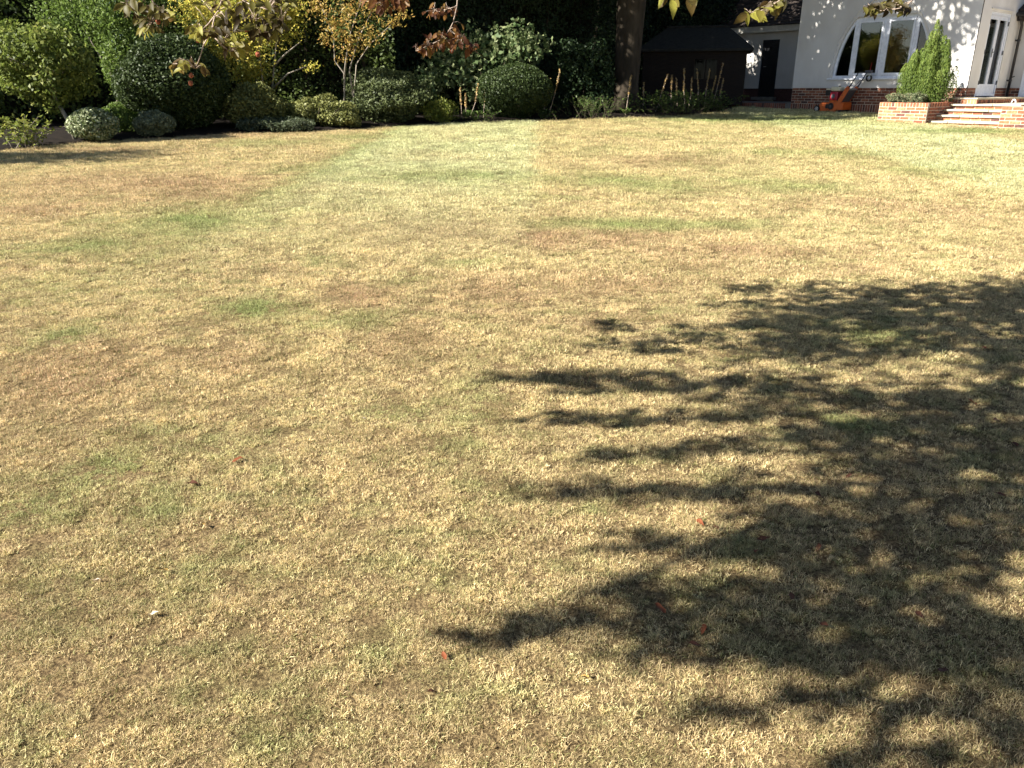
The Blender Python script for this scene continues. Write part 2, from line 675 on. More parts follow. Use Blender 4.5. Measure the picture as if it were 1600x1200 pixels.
# ------------------------------------------------------------------ lawn grass: instanced tufts of real blades
def tuft_mesh(name, nb, radius, hgt, width, rng):
    ang = rng.random(nb) * 6.283
    rr = radius * np.sqrt(rng.random(nb))
    base = np.stack([rr * np.cos(ang), rr * np.sin(ang), np.full(nb, -0.004)], axis=1)
    # blades spring from little crowns and fall outwards
    nc = 11
    ca, cr = rng.random(nc) * 6.283, radius * np.sqrt(rng.random(nc))
    ci = rng.integers(0, nc, nb)
    own = rng.random(nb) < 0.72
    off = rng.normal(0, 0.009, (nb, 2))
    base[own, 0] = (cr[ci] * np.cos(ca[ci]) + off[:, 0])[own]
    base[own, 1] = (cr[ci] * np.sin(ca[ci]) + off[:, 1])[own]
    lean_dir = np.where(own, np.arctan2(off[:, 1], off[:, 0]) + rng.normal(0, 0.7, nb), rng.random(nb) * 6.283)
    lean = np.clip(rng.normal(1.15, 0.5, nb), 0.1, 1.9)
    ln = hgt * np.clip(rng.normal(1, 0.35, nb), 0.35, 2.0)
    w = width * (0.6 + 0.8 * rng.random(nb))
    hd = np.stack([np.cos(lean_dir), np.sin(lean_dir), np.zeros(nb)], axis=1)
    curl = rng.normal(0, 1.0, nb)
    pts = [base]
    a = lean * 0.45
    p = base
    for s in range(3):
        hd2 = np.stack([np.cos(lean_dir + curl * s), np.sin(lean_dir + curl * s), np.zeros(nb)], axis=1)
        p = p + (hd2 * np.sin(a)[:, None] + np.array([0, 0, 1]) * np.cos(a)[:, None]) * (ln / 3)[:, None]
        p[:, 2] = np.maximum(p[:, 2], 0.002 + 0.006 * rng.random(nb))
        pts.append(p)
        a = a + lean * 0.45
    side = np.stack([-np.sin(lean_dir), np.cos(lean_dir), rng.normal(0, 0.35, nb)], axis=1)
    side = unit(side) * (w / 2)[:, None]
    V = np.stack([pts[0] - side, pts[0] + side, pts[1] - side, pts[1] + side, pts[2] - side * 0.8, pts[2] + side * 0.8, pts[3] - side * 0.12, pts[3] + side * 0.12], axis=1)
    o = np.arange(nb)[:, None] * 8
    q = np.concatenate([o + np.array([0, 1, 3, 2]), o + np.array([2, 3, 5, 4]), o + np.array([4, 5, 7, 6])], axis=0)
    me = np_mesh(name, V.reshape(-1, 3), q, {'rnd': np.repeat(rng.random(nb), 8), 'grn': np.repeat(rng.random(nb), 8)})
    me.materials.append(M['grass'])
    return me


GREEN = [(310, 345, 110, 20, .8), (150, 385, 120, 13, .7), (60, 445, 60, 15, .5), (400, 482, 75, 20, 1), (500, 410, 25, 10, .9), (545, 500, 50, 14, .8), (100, 522, 35, 12, .6), (200, 715, 70, 40, .7), (40, 795, 80, 35, .9),
         (240, 800, 60, 40, .5), (270, 900, 60, 30, .45), (620, 648, 70, 14, .6), (735, 640, 45, 60, .6), (160, 345, 35, 8, .6), (20, 390, 45, 10, .7), (720, 411, 55, 7, .8), (690, 275, 130, 8, .7), (960, 287, 110, 10, .7),
         (1020, 352, 180, 8, .8), (1210, 290, 90, 10, .6), (1330, 662, 35, 14, .8), (1400, 525, 70, 14, .7), (700, 690, 60, 30, .4), (380, 690, 60, 18, .45), (480, 265, 60, 8, .6), (1250, 240, 120, 6, .5), (860, 310, 60, 7, .5), (1450, 270, 80, 8, .5),
         (640, 440, 40, 10, .5), (1160, 850, 40, 20, .5), (1050, 940, 60, 25, .4), (560, 215, 60, 5, .7), (1230, 188, 180, 6, .9), (1500, 206, 120, 4, .9), (430, 225, 90, 6, .5)]
BROWN = [(700, 357, 160, 16, .9), (900, 372, 230, 16, .9), (1150, 392, 160, 16, .8), (790, 452, 120, 20, .7), (560, 462, 80, 18, .8), (620, 540, 80, 28, .6), (640, 700, 60, 30, .5), (100, 600, 150, 40, .8), (250, 290, 200, 20, .7), (60, 328, 90, 12, .8),
         (1050, 252, 90, 7, .8), (720, 252, 70, 7, .8), (250, 562, 140, 25, .6), (1400, 325, 160, 18, .6), (60, 690, 80, 30, .5), (430, 422, 60, 12, .6), (320, 212, 140, 5, .8), (330, 500, 60, 14, .7), (1250, 420, 120, 10, .6), (150, 235, 120, 4, .6), (960, 440, 140, 14, .5), (900, 500, 100, 16, .4)]


def build_grass():
    rng = np.random.default_rng(11)
    tufts = []
    for k in range(5):
        me = tuft_mesh('grass_tuft', [330, 300, 360, 280, 320][k], 0.085, [0.024, 0.020, 0.027, 0.031, 0.018][k], [0.0018, 0.0021, 0.0017, 0.0019, 0.0023][k], rng)
        tufts.append(bpy.data.objects.new('grass_tuft_source', me))
    pts = []
    # strips of falling density away from the camera
    for y0, y1, dens, sc in ((0.3, 2.2, 400, 0.54), (2.2, 3.5, 340, 0.60), (3.5, 5.5, 260, 0.72), (5.5, 8.0, 180, 0.95), (8, 13, 100, 1.2), (13, 20, 52, 1.6), (20, 28, 34, 2.0)):
        xl, xr = -(0.66 * y1 + 2.6), 0.66 * y1 + 2.6
        sp = 1 / math.sqrt(dens)
        gx, gy = np.meshgrid(np.arange(xl, xr, sp), np.arange(y0, y1, sp))
        n = gx.size
        x = gx.ravel() + rng.uniform(-0.6, 0.6, n) * sp
        y = gy.ravel() + rng.uniform(-0.6, 0.6, n) * sp
        keep = np.abs(x) < 0.66 * y + 2.6
        lx, ly = (x - HC.x) * HF.x + (y - HC.y) * HF.y, (x - HC.x) * HD.x + (y - HC.y) * HD.y
        x_end = EX[-1]
        keep &= np.where(x < x_end, y < edge_y(x) + 0.02 + rng.normal(0, 0.03, n), True)
        keep &= ~((x >= x_end - 0.2) & (lx < -5.0) & (ly > -0.42))
        keep &= ~((lx >= -5.0) & (lx < -0.9) & (ly > -0.08))
        keep &= ~((lx >= -1.02) & (lx < 0.25) & (ly > -2.84))
        keep &= ~((lx >= 0.22) & (lx < 1.9) & (ly > -2.66))
        keep &= ~((lx >= 1.8) & (ly > -2.75))
        x, y = x[keep], y[keep]
        m = len(x)
        pts.append(np.stack([x, y, sc * rng.uniform(0.75, 1.3, m), rng.random(m) * 6.283, rng.integers(0, 5, m)], axis=1))
    P = np.concatenate(pts)
    # worn and lush patches differ in height
    from mathutils import noise as mn
    hv = np.array([mn.noise(Vector((a * 1.3, b * 1.3, 0))) for a, b in P[:, :2]])
    P[:, 2] *= 1 + 0.15 * hv
    hv2 = np.array([mn.noise(Vector((a * 14, b * 14, 7.7))) for a, b in P[:, :2]])
    P[:, 2] *= 1 + 0.45 * hv2
    # scarified gaps: thin tufts out where small noise is low
    g2 = np.array([mn.noise(Vector((a * 27, b * 27, 3.3))) for a, b in P[:, :2]])
    drop = (g2 < -0.27) & (rng.random(len(P)) < 0.8) & (P[:, 1] < 7)
    P = P[~drop]
    n = len(P)
    # patches of the lawn: lush green, scarified brown, mown bands painted paler for blade sheen
    X, Y = P[:, 0], P[:, 1]
    n1 = np.array([mn.fractal(Vector((a * 0.9, b * 0.9, 1.5)), 1.0, 2.0, 4) for a, b in P[:, :2]])
    n2 = np.array([mn.fractal(Vector((a * 2.6, b * 2.6, 5.5)), 1.0, 2.0, 4) for a, b in P[:, :2]])

    def patches(lst, soft):
        f = np.zeros(n)
        for cx, cy, rx, ry, k in lst:
            c, e1, e2 = gp(cx, cy), gp(cx + rx, cy), gp(cx, cy - ry)
            ax, ay = abs(e1.x - c.x), abs(e2.y - c.y)
            d = ((X - c.x) / ax) ** 2 + ((Y - c.y) / ay) ** 2
            f = np.maximum(f, k * np.exp(-d * 0.8))
        return np.clip((f + 0.35 * n2 * (f > 0.08) + 0.15 * n1) * soft, 0, 1)
    green = patches(GREEN, 1.0) * 0.9
    brown = patches(BROWN, 1.0) * 0.9
    xx = X - 0.03 * Y + 0.12 * n2
    sm = lambda a, e, w: np.clip((a - e) / w + 0.5, 0, 1)
    band = sm(xx, -3.2, 0.3) - sm(xx, 0.0, 0.15) + sm(xx, 5.75, 0.3) - sm(xx, 9.5, 0.3)
    far = np.clip((Y - 6.0) / 6.0, 0, 1)
    seam = np.exp(-((xx + 3.2) / 0.28) ** 2) * np.clip((Y - 4.5) / 3, 0, 1) * (0.45 + 0.3 * n2)
    green = np.clip(np.maximum(green, seam) + 0.22 * far * np.clip(-band + 1, 0, 1) * (xx > 0) * (0.6 + 0.8 * n1), 0, 1)  # real green seam, plus a tint imitating the darker mown band
    pale = np.clip(band * np.clip((Y - 5.0) / 7.0, 0, 1) * (0.76 + 0.3 * n1), 0, 0.9)
    me = bpy.data.meshes.new('grass')
    me.vertices.add(n)
    co = np.stack([P[:, 0], P[:, 1], gz(P[:, 1])], axis=1).astype(np.float32)
    me.vertices.foreach_set('co', co.ravel())
    for nm, ty, val in (('scl', 'FLOAT', P[:, 2]), ('rz', 'FLOAT', P[:, 3]), ('green', 'FLOAT', green), ('brown', 'FLOAT', brown), ('pale', 'FLOAT', pale)):
        a = me.attributes.new(nm, ty, 'POINT')
        a.data.foreach_set('value', val.astype(np.float32))
    a = me.attributes.new('idx', 'INT', 'POINT')
    a.data.foreach_set('value', P[:, 4].astype(np.int32))
    o = link('grass', me, M['grass'])
    tag(o, 'short scarified lawn grass, straw coloured with green patches', 'grass', kind='stuff')
    ng = bpy.data.node_groups.new('scatter grass tufts', 'GeometryNodeTree')
    ng.interface.new_socket('Geometry', in_out='INPUT', socket_type='NodeSocketGeometry')
    ng.interface.new_socket('Geometry', in_out='OUTPUT', socket_type='NodeSocketGeometry')
    N, L = ng.nodes, ng.links
    gi, go = N.new('NodeGroupInput'), N.new('NodeGroupOutput')
    join = N.new('GeometryNodeJoinGeometry')
    for t in reversed(tufts):
        oi = N.new('GeometryNodeObjectInfo')
        oi.inputs['Object'].default_value = t
        oi.inputs['As Instance'].default_value = True
        L.new(oi.outputs['Geometry'], join.inputs['Geometry'])
    ip = N.new('GeometryNodeInstanceOnPoints')
    ip.inputs['Pick Instance'].default_value = True

    def named(nm, ty):
        q = N.new('GeometryNodeInputNamedAttribute')
        q.data_type = ty
        q.inputs['Name'].default_value = nm
        return q.outputs['Attribute']
    comb = N.new('ShaderNodeCombineXYZ')
    comb.inputs['X'].default_value = math.atan(SLOPE)
    L.new(named('rz', 'FLOAT'), comb.inputs['Z'])
    e2r = N.new('FunctionNodeEulerToRotation')
    L.new(comb.outputs['Vector'], e2r.inputs['Euler'])
    L.new(gi.outputs['Geometry'], ip.inputs['Points'])
    L.new(join.outputs['Geometry'], ip.inputs['Instance'])
    L.new(named('idx', 'INT'), ip.inputs['Instance Index'])
    L.new(e2r.outputs['Rotation'], ip.inputs['Rotation'])
    L.new(named('scl', 'FLOAT'), ip.inputs['Scale'])
    L.new(ip.outputs['Instances'], go.inputs['Geometry'])
    md = o.modifiers.new('scatter', 'NODES')
    md.node_group = ng
    print('grass tufts', n)


build_grass()

# ================================================================== HOUSE
def bevel_box(name, dims, c):
    bm = bmesh.new()
    bmesh.ops.create_cube(bm, size=1.0)
    for v in bm.verts:
        v.co = Vector((v.co.x * dims[0], v.co.y * dims[1], v.co.z * dims[2]))
    bmesh.ops.bevel(bm, geom=list(bm.edges), offset=c, segments=1, affect='EDGES')
    me = bpy.data.meshes.new(name)
    bm.to_mesh(me)
    bm.free()
    return me


BRK = {}


def brick_mesh(dims, mat):
    key = (dims, mat.name)
    if key not in BRK:
        me = bevel_box('brick', dims, 0.006)
        me.materials.append(mat)
        BRK[key] = me
    return BRK[key]


def brick_face(parent, origin, axis, length, z0, z1, mat, soldier=False, depth=0.06, stagger=0, proud=0.005, zoff=0.0):
    """lay bricks along a horizontal axis ('x' or 'y', local), from origin, courses from z1 down to z0. depth goes inwards."""
    ox, oy, sgn = origin                     # sgn: direction of the outward normal on the other axis
    pitch, hgt = (0.075, z1 - z0) if soldier else (0.225, 0.075)
    rows = 1 if soldier else int(round((z1 - z0) / 0.075))
    for r in range(rows):
        zt = z1 - r * hgt
        s0 = 0.0 if soldier else (-(0.1125) if (r + stagger) % 2 else 0.0)
        s = s0
        while s < length - 0.01:
            a, b = max(s, 0), min(s + pitch, length)
            s += pitch
            w = b - a - 0.010
            if w < 0.03:
                continue
            w = round(w, 3)
            hh = round(hgt - 0.010, 3)
            mid = (a + b) / 2
            dz = random.uniform(-0.0015, 0.0015)
            pr = proud + random.uniform(-0.002, 0.003)
            if axis == 'x':
                me = brick_mesh((w, depth, hh), mat)
                loc = (ox + mid, oy + sgn * (pr - depth / 2), zt - hgt / 2 + dz)
            else:
                me = brick_mesh((depth, w, hh), mat)
                loc = (ox + sgn * (pr - depth / 2), oy + mid, zt - hgt / 2 + dz)
            link('brick', me, None, parent, loc)


house = empty('house', HC, HROT)
tag(house, 'cream rendered house with arched white window, brick plinth and glazed door', 'house')

WC, WA, WZ0, WTOP = -2.45, 1.4, 0.27, 1.90     # window centre, half width, sill height, head height
WB = 2.06


def arch_z(dx, grow=0.0):
    a, b = WA + grow, WB + grow
    q = max(0.0, 1 - (dx / a) ** 2)
    return min(WZ0 + b * math.sqrt(q), WTOP + grow)


def build_gable():
    xs = [-5.1] + [WC - WA + 2 * WA * (0.5 - 0.5 * math.cos(math.pi * i / 40)) for i in range(41)] + [0.0]

    def roof_z(x):
        return 3.3 + (2.55 - abs(x + 2.55)) * 1.0
    m = MB()
    T = 0.25
    Y0 = -0.02
    for a, b in zip(xs[:-1], xs[1:]):
        inside = a >= WC - WA - 1e-6 and b <= WC + WA + 1e-6
        za, zb = roof_z(a), roof_z(b)
        if not inside:
            if a < -2.55 < b:
                m.add([(a, Y0, 0), (b, Y0, 0), (b, Y0, zb), (-2.55, Y0, roof_z(-2.55)), (a, Y0, za)], [(0, 1, 2, 3, 4)])
            else:
                m.add([(a, Y0, 0), (b, Y0, 0), (b, Y0, zb), (a, Y0, za)], [(0, 1, 2, 3)])
            continue
        m.add([(a, Y0, 0), (b, Y0, 0), (b, Y0, WZ0), (a, Y0, WZ0)], [(0, 1, 2, 3)])
        wa, wb = arch_z(a - WC), arch_z(b - WC)
        m.add([(a, Y0, wa), (b, Y0, wb), (b, Y0, zb), (a, Y0, za)], [(0, 1, 2, 3)])
        m.add([(a, Y0, wa), (b, Y0, wb), (b, T, wb), (a, T, wa)], [(0, 1, 2, 3)])
        m.add([(a, Y0, WZ0), (b, Y0, WZ0), (b, T, WZ0), (a, T, WZ0)], [(0, 1, 2, 3)])
    # underside lip over the brick, left return and back
    m.add([(-5.12, Y0, 0), (0.02, Y0, 0), (0.02, 0.25, 0), (-5.12, 0.25, 0)], [(0, 1, 2, 3)])
    m.add([(-5.1, Y0, 0), (-5.1, 3.1, 0), (-5.1, 3.1, 3.3), (-5.1, Y0, 3.3)], [(0, 1, 2, 3)])
    m.build('wall', M['render'], house)
    # raised rim following the arch
    rim = MB()
    pts = [(WC + (WA + 0.07) * math.cos(math.pi - math.pi * i / 36), -0.028, WZ0 + (WB + 0.07) * math.sin(math.pi * i / 36)) for i in range(37)]
    rim.tube(pts, 0.016, 6)
    rim.build('arch_moulding', M['render'], house)
    # door wall (side of the gable) with its opening
    d = MB()
    X0, D0, D1, DZ0, DZ1 = 0.02, 0.62, 2.06, -0.24, 1.88
    for y0, y1, z0, z1 in ((-0.02, D0, 0.0, 4.2), (D1, 2.9, 0.0, 4.2), (D0, D1, DZ1, 4.2)):
        d.add([(X0, y0, z0), (X0, y1, z0), (X0, y1, z1), (X0, y0, z1)], [(0, 1, 2, 3)])
    for y in (D0, D1):
        d.add([(X0, y, 0), (X0 - 0.2, y, 0), (X0 - 0.2, y, DZ1), (X0, y, DZ1)], [(0, 1, 2, 3)])
    d.add([(X0, D0, DZ1), (X0, D1, DZ1), (X0 - 0.2, D1, DZ1), (X0 - 0.2, D0, DZ1)], [(0, 1, 2, 3)])
    d.add([(X0, -0.02, 0), (X0, D0, 0), (X0 - 0.2, D0, 0), (X0 - 0.2, -0.02, 0)], [(0, 1, 2, 3)])
    d.add([(X0, D1, 0), (X0, 2.9, 0), (X0 - 0.2, 2.9, 0), (X0 - 0.2, D1, 0)], [(0, 1, 2, 3)])
    # drip label over the door
    d.box((X0, D0 - 0.08, DZ1 + 0.06), (X0 + 0.03, D1 + 0.06, DZ1 + 0.085))
    d.build('side_wall', M['render'], house)
    w = MB()
    w.box((0.02, 2.9, 0.0), (8.0, 3.1, 2.1))
    w.build('rear_wall', M['render'], house)
    # gable roof and low eave on the right
    r = MB()
    for sx in (-1, 1):
        e = -2.55 + sx * 2.85
        r.add([(-2.55, -0.25, 6.1), (e, -0.25, 3.25), (e, 9, 3.25), (-2.55, 9, 6.1), (-2.55, -0.25, 6.0), (e, -0.25, 3.13), (e, 9, 3.13), (-2.55, 9, 6.0)],
              [(0, 1, 2, 3), (7, 6, 5, 4), (0, 4, 5, 1), (1, 5, 6, 2), (2, 6, 7, 3)])
    r.build('roof', M['roof'], house)
    e = MB()
    e.add([(0.03, 2.45, 2.02), (8, 2.45, 2.02), (8, 9, 5.4), (0.03, 9, 5.4), (0.03, 2.45, 1.92), (8, 2.45, 1.92), (8, 9, 5.3), (0.03, 9, 5.3)],
          [(0, 1, 2, 3), (7, 6, 5, 4), (0, 4, 5, 1), (1, 5, 6, 2), (3, 7, 4, 0), (2, 6, 7, 3)])
    e.box((0.035, 2.47, 1.74), (7.98, 2.90, 1.915))
    ro = e.build('eave_roof', M['roof'], house)
    g = MB().tube([(0.03, 2.40, 1.90), (8.0, 2.40, 1.90)], 0.055, 8)
    g.build('gutter', M['gutter'], ro)
    # room behind the panes
    k = MB()
    k.add([(-5, 0.3, -0.4), (-0.2, 0.3, -0.4), (-0.2, 5, -0.4), (-5, 5, -0.4), (-5, 0.3, 2.9), (-0.25, 0.3, 2.9), (-0.25, 5, 2.9), (-5, 5, 2.9)],
          [(0, 1, 2, 3), (7, 6, 5, 4), (2, 3, 7, 6), (3, 0, 4, 7)])
    k.add([(-0.25, 0.3, -0.4), (-0.25, 5, -0.4), (-0.25, 5, 2.9), (-0.25, 0.3, 2.9)], [(0, 1, 2, 3)])
    k.build('room', M['room'], house)


build_gable()


def build_window():
    fr = MB()
    y0, y1 = 0.05, 0.12

    def ring(grow_o, grow_i, y0, y1, x0, x1, n=22):
        """frame band between two arch outlines, for dx in [x0, x1]"""
        for i in range(n):
            a, b = x0 + (x1 - x0) * i / n, x0 + (x1 - x0) * (i + 1) / n
            zo = [arch_z(a, grow_o), arch_z(b, grow_o)]
            zi = [max(WZ0 + 0.06, arch_z(a, grow_i)) if abs(a) < WA + grow_i else WZ0, max(WZ0 + 0.06, arch_z(b, grow_i)) if abs(b) < WA + grow_i else WZ0]
            fr.add([(WC + a, y0, zi[0]), (WC + b, y0, zi[1]), (WC + b, y0, zo[1]), (WC + a, y0, zo[0]), (WC + a, y1, zi[0]), (WC + b, y1, zi[1]), (WC + b, y1, zo[1]), (WC + a, y1, zo[0])],
                   [(0, 1, 2, 3), (0, 4, 5, 1), (7, 6, 5, 4)])
    ring(0.0, -0.075, y0, y1, -WA, -0.86, 26)
    ring(0.0, -0.075, y0, y1, 0.86, WA, 26)
    fr.box((WC - 0.86, y0, WTOP - 0.09), (WC + 0.86, y1, WTOP))
    fr.box((WC - WA, y0 - 0.003, WZ0), (WC + WA, y1, WZ0 + 0.07))
    win = fr.build('window', M['white'], house)
    for x, w in ((-0.86, 0.11), (0.0, 0.12), (0.86, 0.11)):
        MB().cbox((WC + x - w / 2, y0 - 0.012, WZ0 + 0.072), (WC + x + w / 2, y1, WTOP - 0.092), 0.008).build('mullion', M['white'], win)
    # opening casements
    for s in (-1, 1):
        x0, x1 = (0.064, 0.802)
        a, b = (WC + x0, WC + x1) if s > 0 else (WC - x1, WC - x0)
        cz0, cz1 = WZ0 + 0.075, WTOP - 0.095
        c = MB()
        c.box((a, y0 - 0.02, cz0), (a + 0.055, y0 + 0.03, cz1)).box((b - 0.055, y0 - 0.02, cz0), (b, y0 + 0.03, cz1))
        c.box((a + 0.055, y0 - 0.02, cz0), (b - 0.055, y0 + 0.03, cz0 + 0.06)).box((a + 0.055, y0 - 0.02, cz1 - 0.06), (b - 0.055, y0 + 0.03, cz1))
        c.build('casement', M['white'], win)
        MB().box((a + 0.05, y0 + 0.002, cz0 + 0.055), (b - 0.05, y0 + 0.008, cz1 - 0.055)).build('pane', M['glass'], win)
        g = MB()
        n = 18
        xs = [0.90 + (WA - 0.04 - 0.90) * i / n for i in range(n + 1)]
        for p, q in zip(xs[:-1], xs[1:]):
            zp, zq = arch_z(p, -0.05) if p < WA - 0.05 else WZ0 + 0.06, arch_z(q, -0.05) if q < WA - 0.05 else WZ0 + 0.06
            if s > 0:
                g.add([(WC + p, y0 + 0.04, WZ0 + 0.05), (WC + q, y0 + 0.04, WZ0 + 0.05), (WC + q, y0 + 0.04, zq), (WC + p, y0 + 0.04, zp)], [(0, 1, 2, 3)])
            else:
                g.add([(WC - q, y0 + 0.04, WZ0 + 0.05), (WC - p, y0 + 0.04, WZ0 + 0.05), (WC - p, y0 + 0.04, zp), (WC - q, y0 + 0.04, zq)], [(0, 1, 2, 3)])
        g.build('pane', M['glass'], win)
    MB().cbox((WC - WA - 0.12, -0.075, WZ0 - 0.045), (WC + WA + 0.12, 0.10, WZ0 - 0.002), 0.006).build('sill', M['white'], win)
    for z in (0.62, 1.75):
        MB().cbox((WC + 0.80, 0.018, z), (WC + 0.817, 0.035, z + 0.09), 0.003).build('hinge', M['dark_grey'], win)
    MB().cbox((WC + 0.765, 0.012, 0.42), (WC + 0.79, 0.029, 0.50), 0.004).build('handle', M['white'], win)


build_window()


def build_door():
    x = -0.04
    fr = MB()
    D0, D1, Z0, Z1 = 0.62, 2.06, -0.23, 1.88
    fr.box((x - 0.06, D0, Z0), (x + 0.04, D0 + 0.07, Z1)).box((x - 0.06, D1 - 0.07, Z0), (x + 0.04, D1, Z1)).box((x - 0.06, D0 + 0.07, Z1 - 0.07), (x + 0.04, D1 - 0.07, Z1))
    door = fr.build('door', M['white'], house)
    mid = (D0 + D1) / 2
    for a, b in ((D0 + 0.075, mid - 0.004), (mid + 0.004, D1 - 0.075)):
        lf = MB()
        gx0, gx1 = x - 0.03, x + 0.02
        s = 0.08
        gz0, gz1 = 0.10, Z1 - 0.17
        lf.box((gx0, a, Z0 + 0.02), (gx1, a + s, Z1 - 0.075)).box((gx0, b - s, Z0 + 0.02), (gx1, b, Z1 - 0.075))
        lf.box((gx0, a + s, Z0 + 0.02), (gx1, b - s, gz0)).box((gx0, a + s, gz1), (gx1, b - s, Z1 - 0.075))
        lf.build('leaf', M['white'], door)
        MB().box((x - 0.012, a + s - 0.005, gz0 - 0.005), (x - 0.004, b - s + 0.005, gz1 + 0.005)).build('pane', M['glass'], door)
    MB().cbox((x - 0.07, D0 - 0.06, Z0 - 0.05), (0.13, D1 + 0.10, Z0 - 0.004), 0.006).build('threshold', M['white'], door)
    MB().box((x + 0.022, D0 + 0.06, Z0 + 0.03), (x + 0.06, D1 - 0.06, Z0 + 0.075)).build('weatherboard', M['white'], door)
    h = MB().cbox((x + 0.021, mid - 0.075, 0.78), (x + 0.033, mid - 0.045, 1.00), 0.004)
    h.tube([(x + 0.03, mid - 0.06, 0.91), (x + 0.075, mid - 0.06, 0.91), (x + 0.08, mid - 0.17, 0.905)], 0.011, 7)
    h.build('handle', M['black'], door)
    for y in (D0 + 0.06, D1 - 0.085):
        for z in (0.08, 0.85, 1.58):
            MB().cbox((x + 0.0405, y, z), (x + 0.062, y + 0.03, z + 0.11), 0.005).build('hinge', M['black'], door)
    # behind the panes: red curtain low on the left, pale blind on the right
    c = MB()
    for i in range(10):
        yy = D0 + 0.1 + i * 0.055
        c.tube([(x - 0.14 + 0.02 * (i % 2), yy, -0.1), (x - 0.14 + 0.02 * (i % 2), yy, 0.62)], 0.032, 6)
    c.build('curtain', M['curtain_red'], house)
    b = MB()
    for i in range(12):
        yy = mid + 0.06 + i * 0.05
        b.tube([(x - 0.14 + 0.012 * (i % 2), yy, -0.2), (x - 0.14 + 0.012 * (i % 2), yy, 1.8)], 0.03, 6)
    b.build('blind', M['blind'], house)


build_door()


def build_plinths():
    pl = MB().box((-5.09, 0.0, -1.1), (-0.002, 0.25, -0.003))
    o = pl.build('plinth', M['mortar'], house)
    brick_face(o, (-5.09, 0.0, -1), 'x', 5.085, -0.45, 0.0, M['brick_shaded'])
    brick_face(o, (-5.09, 0.0, -1), 'x', 5.085, -0.665, -0.45, M['brick_shaded'], soldier=True)
    o2 = MB().box((-0.2, 0.01, -0.5), (0.0, 0.60, -0.003)).box((-0.2, 2.08, -0.5), (0.0, 2.9, -0.003)).build('side_plinth', M['mortar'], house)
    brick_face(o2, (0.0, 0.0, 1), 'y', 0.60, -0.30, 0.0, M['brick_shaded'], stagger=1)
    brick_face(o2, (0.0, 2.08, 1), 'y', 0.80, -0.30, 0.0, M['brick_shaded'])
    o3 = MB().box((0.0, 2.92, -0.5), (8.0, 3.08, -0.003)).build('rear_plinth', M['mortar'], house)
    brick_face(o3, (0.02, 2.92, -1), 'x', 2.0, -0.375, 0.0, M['brick_shaded'])


build_plinths()


def build_downpipe():
    d = MB()
    x, y = 0.11, 2.72
    d.tube([(x, y, -0.30), (x, y, 1.62), (x, y - 0.10, 1.72), (x, y - 0.30, 1.86)], 0.036, 10)
    p = d.build('downpipe', M['gutter'], house, smooth=True)
    for z in (0.2, 1.25):
        MB().disc((x, y, z), (0, 0, 1), 0.046, 0.05, 12).box((x - 0.09, y - 0.02, z - 0.02), (x, y + 0.02, z + 0.02)).build('bracket', M['gutter'], p)
    MB().tube([(x + 0.02, y, 0.28), (x + 0.10, y - 0.02, 0.31)], 0.014, 6).build('clip', M['gutter'], p)
    # white glazed door on the rear wall, only its foot in view
    f = MB()
    f.box((0.36, 2.84, -0.33), (0.45, 2.92, 1.72)).box((1.25, 2.84, -0.33), (1.34, 2.92, 1.72)).box((0.45, 2.84, 1.63), (1.25, 2.92, 1.72)).box((0.45, 2.85, -0.33), (1.25, 2.91, 0.10))
    dd = f.build('door', M['white'], house)
    dd['label'] = 'white door behind the downpipe, only its foot in view'
    MB().box((0.45, 2.875, 0.10), (1.25, 2.882, 1.63)).build('pane', M['glass'], dd)
    MB().cbox((0.28, 2.74, -0.375), (1.42, 2.93, -0.333), 0.006).build('threshold', M['white'], dd)


build_downpipe()

# ------------------------------------------------------------------ lower extension with the black door
annex = empty('side_extension', HC, HROT)
tag(annex, 'low cream extension with black door and tiled roof, in shade left of the house', 'building')
AY = 3.1


